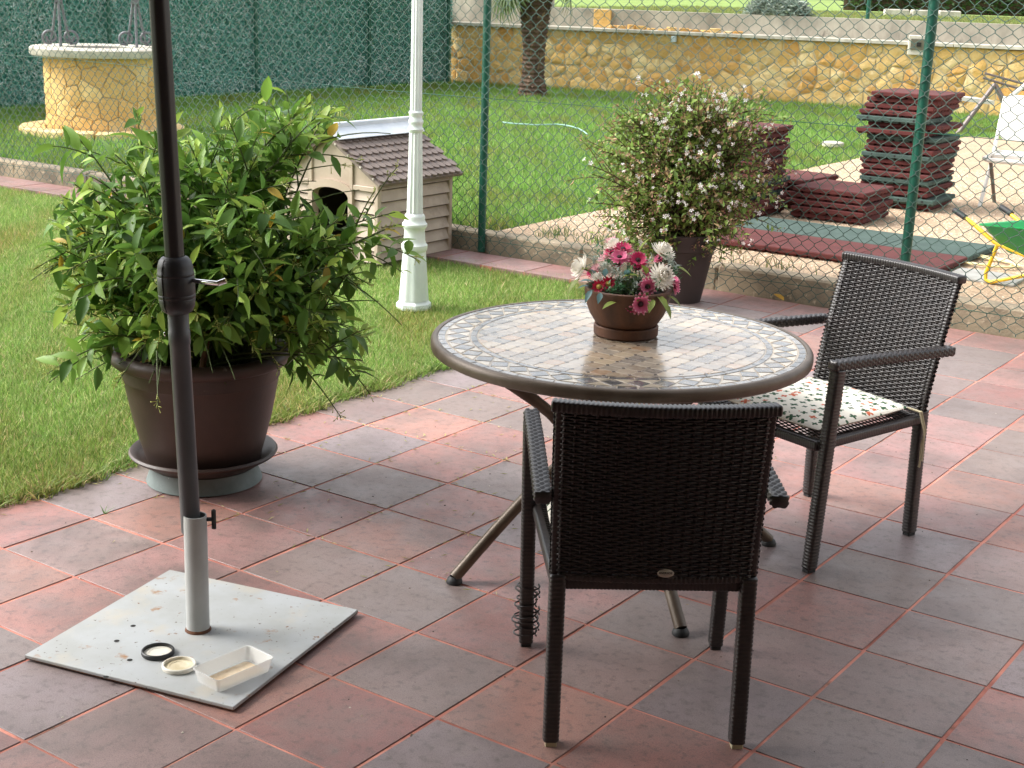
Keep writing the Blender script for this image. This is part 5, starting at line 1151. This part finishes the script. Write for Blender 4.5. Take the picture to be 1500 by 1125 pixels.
# ================================================================== RATTAN ARMCHAIRS
def ribbed(path, hx, hy, pitch, amp, checker=False, upv=(0, 0, 1.0), nside=4):
    P_ = [np.array(p, float) for p in path]; sgl = [np.linalg.norm(P_[i + 1] - P_[i]) for i in range(len(P_) - 1)]; tot = sum(sgl)
    cs = []
    for (cx, cy, a0) in ((1, 1, 0), (-1, 1, pi / 2), (-1, -1, pi), (1, -1, 1.5 * pi)):
        r = min(hx, hy) * .45
        for i in range(3): a = a0 + pi / 2 * i / 2; cs.append((cx * (hx - r) + r * cos(a), cy * (hy - r) + r * sin(a)))
    if checker:
        cs2 = []
        for i in range(len(cs)):
            p, q = cs[i], cs[(i + 1) % len(cs)]; L_ = hypot(q[0] - p[0], q[1] - p[1]); cs2.append(p)
            if L_ > .012:
                for k in range(1, 5): cs2.append((p[0] + (q[0] - p[0]) * k / 5, p[1] + (q[1] - p[1]) * k / 5))
        cs = cs2
    m = len(cs); nr = max(2, int(tot / pitch)); vs = []; nn = 0
    for i in range(nr * 3 + 1):
        s = tot * i / (nr * 3); acc = 0
        for j in range(len(sgl)):
            if s <= acc + sgl[j] + 1e-9 or j == len(sgl) - 1: t = (s - acc) / sgl[j]; break
            acc += sgl[j]
        c = P_[j] + (P_[j + 1] - P_[j]) * t
        d = P_[j + 1] - P_[j]
        if t < .5 and j > 0: d = d * (.5 + t) + (P_[j] - P_[j - 1]) * (.5 - t)
        elif t > .5 and j < len(sgl) - 1: d = d * (1.5 - t) + (P_[j + 2] - P_[j + 1]) * (t - .5)
        d /= np.linalg.norm(d); u_ = np.array(upv); x = np.cross(d, u_)
        if np.linalg.norm(x) < 1e-3: x = np.array((1.0, 0, 0))
        x /= np.linalg.norm(x); y = np.cross(x, d); ridge = i // 3
        for k, (a, b_) in enumerate(cs):
            ph = i % 3; g = -amp if ph == 0 else 0.0
            if checker:
                par = (ridge + (k // 2)) % 2; g += amp * (.9 if par else -.6) * (1 if ph else .3)
            ln = hypot(a, b_); kx = 1 + g / ln; vs.append(c + x * a * kx + y * b_ * kx)
        nn += 1
    fs = [(i * m + k, i * m + (k + 1) % m, (i + 1) * m + (k + 1) % m, (i + 1) * m + k) for i in range(nn - 1) for k in range(m)]
    fs += [tuple(range(m - 1, -1, -1)), tuple(range((nn - 1) * m, nn * m))]
    return vs, fs
BZ0, BZ1, LEAN, BOW = .437, .868, .10, .028
def back_pt(u, v, n=0.0):                          # u in -1..1 across, v 0..1 up; n outward (rearwards)
    w_ = .230 + .003 * v; z = BZ0 + (BZ1 - BZ0) * v; y = -.262 - LEAN * max(0.0, v) ** 1.2 - BOW * (1 - u * u) * (.55 + .45 * v)
    return np.array((u * w_ - .008 * v, y - n, z + .22 * n))
def make_weave(side):
    nst, rows, sub = 21, 60, 4; A = .0036; vs, fs = [], []
    hh = (BZ1 - BZ0) / rows * .50; us = np.linspace(-1.055, 1.055, nst * sub + 1)
    for r in range(rows):
        v = (r + .5) / rows; o = len(vs); jitz = rf.uniform(-.0004, .0004)
        for i, u in enumerate(us):
            n = A * cos(pi * (i / sub) + pi * r) + side * (.012 - .016 * max(0, abs(u) - .96) / .095); c = back_pt(u, v, n); wv = hh * (1 + .06 * sin(i * 1.3 + r))
            vs += [c + np.array((0, 0, wv + jitz)), c + np.array((0, -.0030, .0008)), c + np.array((0, 0, -wv + jitz)), c + np.array((0, .0030, -.0008))]
        for i in range(len(us) - 1):
            for k in range(4): fs.append((o + i * 4 + k, o + i * 4 + (k + 1) % 4, o + i * 4 + 4 + (k + 1) % 4, o + i * 4 + 4 + k))
    for s in range(1, nst):
        u = -1.055 + 2.11 * s / nst; o = len(vs); N2 = 24
        for i in range(N2 + 1):
            c = back_pt(u, i / N2, side * .012); vs += [c + np.array((.0042, 0, 0)), c + np.array((0, -.0012, 0)), c + np.array((-.0042, 0, 0)), c + np.array((0, .0012, 0))]
        for i in range(N2):
            for k in range(4): fs.append((o + i * 4 + k, o + i * 4 + (k + 1) % 4, o + i * 4 + 4 + (k + 1) % 4, o + i * 4 + 4 + k))
    return npmesh('woven_panel', np.array(vs), np.array(fs), M['rattan'])
WEAVE = make_weave(1); WEAVE2 = make_weave(-1)
def seat_weave():
    nst, rows, sub = 20, 58, 3; vs, fs = [], []; A = .0025
    for r in range(rows):
        v = (r + .5) / rows; o = len(vs); hw_ = .215 + .025 * v
        for i in range(nst * sub + 1):
            u = -1 + 2 * i / (nst * sub); n = A * cos(pi * i / sub + pi * r); c = np.array((u * hw_, -.25 + .50 * v, .425 + n)); vs += [c + np.array((0, .0044, 0)), c + np.array((0, 0, .002)), c + np.array((0, -.0044, 0)), c + np.array((0, 0, -.002))]
        for i in range(nst * sub):
            for k in range(4): fs.append((o + i * 4 + k, o + i * 4 + (k + 1) % 4, o + i * 4 + 4 + (k + 1) % 4, o + i * 4 + 4 + k))
    return npmesh('seat', np.array(vs), np.array(fs), M['rattan'])
SEATW = seat_weave(); cache = {}
def rib(key, *a, **k):
    if key not in cache:
        vs, fs = ribbed(*a, **k); cache[key] = MB().add(vs, fs).mesh(key[0], M['rattan'], 'full')
    return cache[key]
def chair(loc, rz, label, badge):
    t = thing('rattan_armchair', label, 'chair', (loc[0], loc[1], 0), rz, 'rattan armchairs at the mosaic table')
    for sx in (-1, 1):
        o = obj('rear_leg', rib(('rear_leg', sx), [(sx * .224, -.270, .012), (sx * .223, -.266, .44)], .0195, .0215, .0108, .0028, upv=(0, 1, 0)), t)
        obj('foot_cap', MB().bbox(-.014, .014, -.017, .017, 0.0005, .013, .002).mesh('foot_cap', M['tie'] if badge else M['foot']), o, (sx * .224, -.270, 0))
        o = obj('front_leg', rib(('front_leg', sx), [(sx * .262, .262, .012), (sx * .272, .225, .655)], .0195, .0215, .0108, .0028, upv=(0, 1, 0)), t)
        obj('foot_cap', MB().bbox(-.014, .014, -.017, .017, 0.0005, .013, .002).mesh('foot_cap', M['foot']), o, (sx * .262, .262, 0))
        obj('arm', rib(('arm', sx), [(sx * .270, .25, .668), (sx * .268, .05, .662), (sx * .268, -.325, .644)], .0195, .0150, .0125, .0022, checker=True), t)
        obj('back_side', rib(('back_side', sx), [tuple(back_pt(sx * 1.0, v)) for v in np.linspace(-.02, 1.0, 8)], .0105, .0105, .0105, .0022, upv=(0, 1, 0)), t)
        obj('seat_rail', rib(('seat_rail', sx), [(sx * .222, -.25, .41), (sx * .244, .26, .41)], .0165, .016, .0088, .0014), t)
    obj('back_top', rib(('back_top', 0), [tuple(back_pt(u, 1.0) + np.array((0, 0, .004))) for u in np.linspace(-1.07, 1.07, 14)], .019, .013, .0105, .0032), t)
    obj('back_bottom', rib(('back_bottom', 0), [tuple(back_pt(u, -.005)) for u in np.linspace(-.97, .97, 12)], .017, .009, .0105, .0026), t)
    obj('front_rail', rib(('front_rail', 0), [(-.25, .255, .41), (.25, .255, .41)], .0165, .016, .0088, .0014), t)
    obj('rear_rail', rib(('rear_rail', 0), [(-.22, -.245, .41), (.22, -.245, .41)], .0165, .016, .0088, .0014), t)
    bk = obj('backrest', WEAVE, t); obj('backrest_front', WEAVE2, t); obj('seat', SEATW, t)
    if badge:
        c = back_pt(.10, .035, .0195); q = Vector((0, -1, .22)).normalized()
        bd = obj('badge', MB().lathe([(.0001, .0016), (.0185, .0016), (.0195, .0008), (.0195, 0)], 28).mesh('badge', M['badge'], True), bk, tuple(c)); bd.rotation_euler = (radians(78), 0, 0); bd.scale = (1, .5, 1)
        for txt, sz_, yy_ in (('RIVERSIDE', .0068, .0008), ('* * * *', .0036, -.0125)):
            cu = bpy.data.curves.new('lettering', 'FONT'); cu.body = txt; cu.size = sz_; cu.align_x = 'CENTER'; cu.align_y = 'CENTER'; cu.offset = .00012
            tmp = bpy.data.objects.new('lettering_tmp', cu); COL.objects.link(tmp); bpy.context.view_layer.update()
            me = bpy.data.meshes.new_from_object(tmp.evaluated_get(bpy.context.evaluated_depsgraph_get())); bpy.data.objects.remove(tmp); me.materials.clear(); me.materials.append(M['badgeink'])
            o = obj('lettering', me, bd, (0, yy_, .0022)); o.scale = (1, 2.0, 1)
        b = MB()                                   # unravelled strand round the foot of one front leg
        for q_ in range(9):
            z0 = .03 + q_ * .017; R_ = .026 + .012 * rf.random(); tl = rf.uniform(-.3, .3); cx_, cy_ = -.262 + rf.uniform(-.006, .006), .262 + rf.uniform(-.006, .006)
            b.tube([(cx_ + R_ * cos(t_), cy_ + R_ * sin(t_), z0 + tl * R_ * cos(t_) + .017 * t_ / 6.28) for t_ in np.linspace(0, 6.6, 16)], .0026, 5)
        obj('loose_strand', b.mesh('loose_strand', M['rattan'], True), t)
    return t
ch1 = chair((2.031, .077), radians(37.1), 'black rattan armchair with oval maker badge low on its back', True)
ch2 = chair((1.895, 1.448), radians(161.6), 'black rattan armchair holding the clover print cushion in full view', False)
# cushions
def cushion(parent_loc, rz, label):
    t = thing('seat_cushion', label, 'cushion', (parent_loc[0], parent_loc[1], .430), rz)
    N2 = 26; vs, fs = [], []
    for sgn in (1, -1):
        for i in range(N2 + 1):
            for j in range(N2 + 1):
                u, v = -1 + 2 * i / N2, -1 + 2 * j / N2; su = np.sign(u) * (1 - (1 - abs(u)) ** 1.35); sv = np.sign(v) * (1 - (1 - abs(v)) ** 1.35)
                e = (1 - su ** 4) * (1 - sv ** 4); puff = max(0, e) ** .42
                x = su * (.216 + .018 * (sv + 1) / 2) * (1 - .04 * sv * sv); y = sv * .235 * (1 - .04 * su * su) + .012
                h = .022 + sgn * (.019 * puff) + (.003 * sin(x * 25) * sin(y * 21 + 1) * puff if sgn > 0 else 0); vs.append((x, y, h))
        o = 0 if sgn > 0 else (N2 + 1) ** 2
        for i in range(N2):
            for j in range(N2):
                a = o + i * (N2 + 1) + j; q = (a, a + N2 + 1, a + N2 + 2, a + 1); fs.append(q if sgn > 0 else q[::-1])
    obj('pad', MB().add(vs, fs).mesh('pad', M['cushion'], 'full'), t)
    for sx in ((-1, 1) if rz > 1 else ()):
        for q in (0, .008):
            obj('tie', MB().tube([(sx * .205, -.215, .02), (sx * .244, -.232 - q, .012), (sx * .262, -.240 - q, -.05), (sx * .262 + q, -.244, -.10), (sx * .266 + q, -.241, -.145 - 3 * q), (sx * .264 + q, -.241, -.15 - 3 * q)], [.0035, .0035, .003, .003, .003, .005], 6).mesh('tie', M['tie'], True), t)
    return t
cushion((1.895, 1.448), radians(161.6), 'cream seat cushion printed with clovers and butterflies, tie hanging at its side')
cushion((2.031, .077), radians(37.1), 'cream seat cushion almost hidden by the back of the badged armchair')

# ================================================================== UMBRELLA STAND AND POLE
SC = np.array((.9365, -.398)); SR = radians(12.6)
stand = thing('parasol_stand', 'square grey steel umbrella base plate with upright tube', 'parasol stand', (SC[0], SC[1], 0), SR)
pl = obj('plate', MB().bbox(-.322, .322, -.318, .318, .009, .0175, .0015).mesh('plate', M['plate']), stand)
obj('plate_edge', MB().box(-.3215, .3215, -.3175, .3175, .006, .0145).mesh('plate_edge', M['rust']), stand)
for sx in (-1, 1):
    for sy in (-1, 1): obj('foot', MB().box(sx * .26 - .02, sx * .26 + .02, sy * .26 - .02, sy * .26 + .02, .0005, .0058).mesh('foot', M['foot']), stand)
hm = MB().lathe([(.0001, .0003), (.0075, .0003)], 14).mesh('bolt_hole', M['hole'])
for (u, v) in ((155, 992), (171, 939), (190, 967), (195, 917)):
    q = G(u, v, .0175) - np.array((SC[0], SC[1], 0)); c_, s_ = cos(-SR), sin(-SR)
    obj('bolt_hole', hm, pl, (q[0] * c_ - q[1] * s_, q[0] * s_ + q[1] * c_, .0178))
pb = np.array((-.006, .008))
obj('tube', MB().lathe([(.0325, .017), (.0315, .03), (.0312, .345), (.0305, .352), (.0275, .352), (.0275, .3)], 32).mesh('tube', M['tubegrey'], True), stand, (pb[0], pb[1], 0), (radians(-.3), 0, 0))
obj('weld_ring', MB().lathe([(.0305, .0172), (.036, .0182), (.034, .023), (.0316, .026)], 32).mesh('weld_ring', M['rust'], True), stand, (pb[0], pb[1], 0))
kn = obj('clamp_knob', MB().tube([(.028, 0, .355), (.047, 0, .355)], .006, 8).lathe([(.0001, 0)], 3).mesh('clamp_knob', M['foot'], True), stand, (pb[0], pb[1], -.015), (0, 0, radians(30)))
obj('knob_wing', MB().bbox(.044, .056, -.006, .006, .328, .384, .004).mesh('knob_wing', M['foot']), kn)
pw = G(289, 928)
pole = thing('umbrella_pole', 'tall charcoal parasol pole with black crank housing held in the steel base', 'umbrella pole', (pw[0], pw[1], .02))
tp = AT(233, 2, (pw[0] - .03, pw[1] - .02, 1.66)); ld = (tp - np.array((pw[0], pw[1], .02))); ld /= ld[2]
pole.rotation_euler = Vector(ld.tolist()).to_track_quat('Z', 'Y').to_euler()
obj('lower_pole', MB().lathe([(.0262, .28), (.0262, .80), (.0282, .803), (.0282, .836), (.027, .838), (.027, .905)], 32).mesh('lower_pole', M['polegrey'], True), pole)
obj('crank_housing', MB().lathe([(0.0270, 0.8828), (0.0371, 0.8892), (0.0441, 0.9029), (0.0471, 0.9220), (0.0462, 0.9241), (0.0477, 0.9284), (0.0477, 0.9326), (0.0467, 0.9347), (0.0477, 0.9379), (0.0480, 0.9803), (0.0467, 0.9824), (0.0477, 0.9856), (0.0477, 0.9899), (0.0464, 0.9920), (0.0452, 1.0068), (0.0409, 1.0217), (0.0338, 1.0301), (0.0265, 1.0333)], 40).mesh('crank_housing', M['housing'], True), pole)
obj('upper_pole', MB().lathe([(.0255, 1.03), (.0255, 2.5), (.0001, 2.5)], 32, flute=8, depth=.05).mesh('upper_pole', M['polebrown'], True), pole)
obj('rivet', MB().lathe([(.0001, .004), (.004, .003), (.0055, 0)], 12).mesh('rivet', M['chrome'], True), pole, tuple((AT(258, 492, (pw[0], pw[1], .86)) - np.array((pw[0], pw[1], .02))) - DV * .027), Vector((-DV).tolist()).to_track_quat('Z', 'Y').to_euler())
c0 = np.array((RM[0][0], RM[0][1], 0)); c0 /= np.linalg.norm(c0); toc = np.array((-DV[0], -DV[1], 0))
lo_ = np.array((ld[0], ld[1], 0)) * .97
inv = pole.rotation_euler.to_matrix().inverted()
def pl_(v): return tuple(inv @ Vector(v.tolist()))
h0 = np.array((0, 0, .975)) + c0 * .036 + lo_
obj('crank_handle', MB().tube([pl_(h0), pl_(h0 + c0 * .02 + toc * .02 - np.array((0, 0, .002))), pl_(h0 + c0 * .085 + toc * .05 - np.array((0, 0, .0)))], [.005, .006, .0062], 10).tube([pl_(h0 + c0 * .083 + toc * .05), pl_(h0 + c0 * .103 + toc * .05 + np.array((0, 0, .008)))], .0075, 10).mesh('crank_handle', M['chrome'], True), pole)
obj('housing_seam', MB().tube([pl_(np.array((0, 0, z)) + lo_ * z / .97 * 1.0 + toc * r * .86 - c0 * r * .53) for z, r in ((1.027, .0365), (1.006, .0458), (.985, .0480), (.960, .0481), (.933, .0480), (.907, .046), (.891, .0384))], .0014, 5).mesh('housing_seam', M['hole']), pole)

# lids and plastic tray on the plate
def lid(name, u, v, r, h, m_rim, m_in, label):
    q = G(u, v, .0175); t = thing(name, label, 'lid', (q[0], q[1], .018))
    obj('rim', MB().lathe([(.0001, .0), (r - .002, 0), (r, .002), (r, h - .002), (r - .002, h), (r - .005, h), (r - .006, h - .004), (r - .006, .0035), (.0001, .003)], 40).mesh('rim', m_rim, True), t)
    obj('inner_disc', MB().lathe([(.0001, .0042), (r * .55, .0042), (r * .57, .0052), (r * .8, .0048), (r - .0065, .0045)], 40).mesh('inner_disc', m_in, True), t)
lid('jar_lid', 231.5, 958, .043, .013, M['lidblack'], M['lidwhite'], 'upturned jar lid with black rim and white inside')
lid('white_lid', 262.5, 978, .044, .012, M['lidwhite'], mat('cream_lid_inside', srgb(216, 206, 180), .5, col2=srgb(190, 176, 140), nscale=30), 'cream white upturned lid beside the plastic tray')
tq = [G(u, v, .0175) for u, v in ((293, 1004), (330, 1021), (393, 980), (352, 958))]
tcen = sum(tq) / 4; ux = (tq[1] - tq[0] + tq[2] - tq[3])[:2]; tang = atan2(ux[1], ux[0]); w2 = (np.linalg.norm(tq[1] - tq[0]) + np.linalg.norm(tq[2] - tq[3])) / 4; l2 = (np.linalg.norm(tq[3] - tq[0]) + np.linalg.norm(tq[2] - tq[1])) / 4
tray = thing('plastic_tray', 'clear plastic food tray with dried dirt lying on the umbrella base', 'tray', (tcen[0], tcen[1], .018), tang)
def rrc(wx, wy, r=.012, n=5):
    out = []
    for (cx, cy, a0) in ((wx - r, wy - r, 0), (-wx + r, wy - r, pi / 2), (-wx + r, -wy + r, pi), (wx - r, -wy + r, 1.5 * pi)):
        for i in range(n): a = a0 + pi / 2 * i / (n - 1); out.append((cx + r * cos(a), cy + r * sin(a)))
    return out
lv = [(rrc(w2 * .86, l2 * .9), .0), (rrc(w2 * .97, l2 * .975), .034), (rrc(w2 * 1.0, l2), .035), (rrc(w2 * 1.0, l2), .038), (rrc(w2 * .955, l2 * .965), .037), (rrc(w2 * .84, l2 * .885), .002)]
vs = [(x, y, z) for rg, z in lv for x, y in rg]; fs = [(i * 20 + j, i * 20 + (j + 1) % 20, i * 20 + 20 + (j + 1) % 20, i * 20 + 20 + j) for i in range(len(lv) - 1) for j in range(20)] + [tuple(range(19, -1, -1)), tuple(range(100, 120))]
obj('shell', MB().add(vs, fs).mesh('shell', M['tray'], True), tray)
obj('dried_dirt', MB().prism(rrc(w2 * .70, l2 * .78), .0025, .0035).mesh('dried_dirt', M['dirtywater']), tray)

# ================================================================== SMALL DEBRIS
n = 420; rr_ = rng.normal(0, 1, (n, 2)) * np.array((.55, .75)) + np.array((.55, 1.45)); k_ = (rr_[:, 0] > -.28) & (rr_[:, 1] < 4.7); rr_ = rr_[k_]
gl = np.c_[np.full(330, 0) + np.round(rng.uniform(-.4, 3.4, 330)) * T + rng.normal(0, .006, 330), rng.uniform(.2, 3.2, 330)]
gl2 = np.c_[rng.uniform(-.25, 1.5, 330), np.round(rng.uniform(.6, 9, 330)) * T + rng.normal(0, .006, 330)]
ed = np.c_[wob(np.linspace(-1, 4.5, 500)) + np.abs(rng.normal(0.015, .025, 500)), np.linspace(-1, 4.5, 500)]
allp = np.concatenate([rr_[:150], gl, gl2, ed]); n = len(allp); a = rng.uniform(0, 6.28, n); Mt = np.zeros((n, 3, 3)); Mt[:, 0, 0] = np.cos(a); Mt[:, 0, 1] = -np.sin(a); Mt[:, 1, 0] = np.sin(a); Mt[:, 1, 1] = np.cos(a); Mt[:, 2, 2] = 1
V_, F_ = inst(leaf_tmpl(.030, .0046, .5, -.12, 2), Mt, np.c_[allp, np.full(n, .0018)], rng.uniform(.35, 1.15, n))
cc = np.array([(.42, .40, .14), (.5, .44, .22), (.30, .30, .09), (.36, .28, .12)])[rng.integers(0, 4, n)]
o = stuff(obj('grass_clippings', npmesh('grass_clippings', V_, F_, M['clipping'], np.repeat(cc, 9, 0)))); o['label'] = 'dry grass clippings scattered over the terrace tiles'; o['category'] = 'clippings'
n = 520; p = np.c_[rng.uniform(-.25, 3.4, n), rng.uniform(-1.6, 4.6, n)]; a = rng.uniform(0, 6.28, n); Mt = np.zeros((n, 3, 3)); Mt[:, 0, 0] = np.cos(a); Mt[:, 0, 1] = -np.sin(a); Mt[:, 1, 0] = np.sin(a); Mt[:, 1, 1] = np.cos(a); Mt[:, 2, 2] = 1
V_, F_ = inst((tv, tf), Mt, np.c_[p, np.full(n, .0004)], rng.uniform(.0012, .0042, n))
cc = np.array([(.04, .03, .025), (.5, .45, .38), (.12, .09, .06), (.3, .24, .17)])[rng.integers(0, 4, n)]
o = stuff(obj('floor_grit', npmesh('floor_grit', V_, F_, M['pebble'], np.repeat(cc, 5, 0), False))); o['label'] = 'specks of grit and dirt scattered on the tiles'; o['category'] = 'grit'
q = G(1148, 441); t_ = leaf_tmpl(.09, .05, .35, -.25, 4); me = npmesh('dry_leaf', t_[0], t_[1], M['leaf'], np.tile((.62, .36, .06), (15, 1))); tag(obj('dry_leaf', me, None, (q[0], q[1], .004), (0, 0, 1.2)), 'curled orange dry leaf at the foot of the fence', 'leaf')
q = G(153, 752); tu = thing('weed_tuft', 'small green grass tuft growing from a joint between tiles', 'weed', (q[0], q[1], -.004))
for a, e, l in ((.6, 1.0, .055), (1.3, .7, .045), (2.9, .9, .04), (.2, 1.3, .05)):
    b = MB(); d0 = np.array((cos(a), sin(a), 0)); t0 = np.array((-sin(a), cos(a), 0)); vs = []
    for t in (0, .4, .75, 1): c_ = d0 * l * t * .9 * cos(e) * (1 + .5 * t) + np.array((0, 0, l * (t * sin(e) * 1.1 - .25 * t * t))); wd = .0025 * (1 - t) + .0003; vs += [c_ - t0 * wd, c_ + t0 * wd]
    me = b.add(vs, [(0, 1, 3, 2), (2, 3, 5, 4), (4, 5, 7, 6)]).mesh('blade', M['grass']); set_tint(me, np.array((.12, .24, .05))); obj('blade', me, tu)
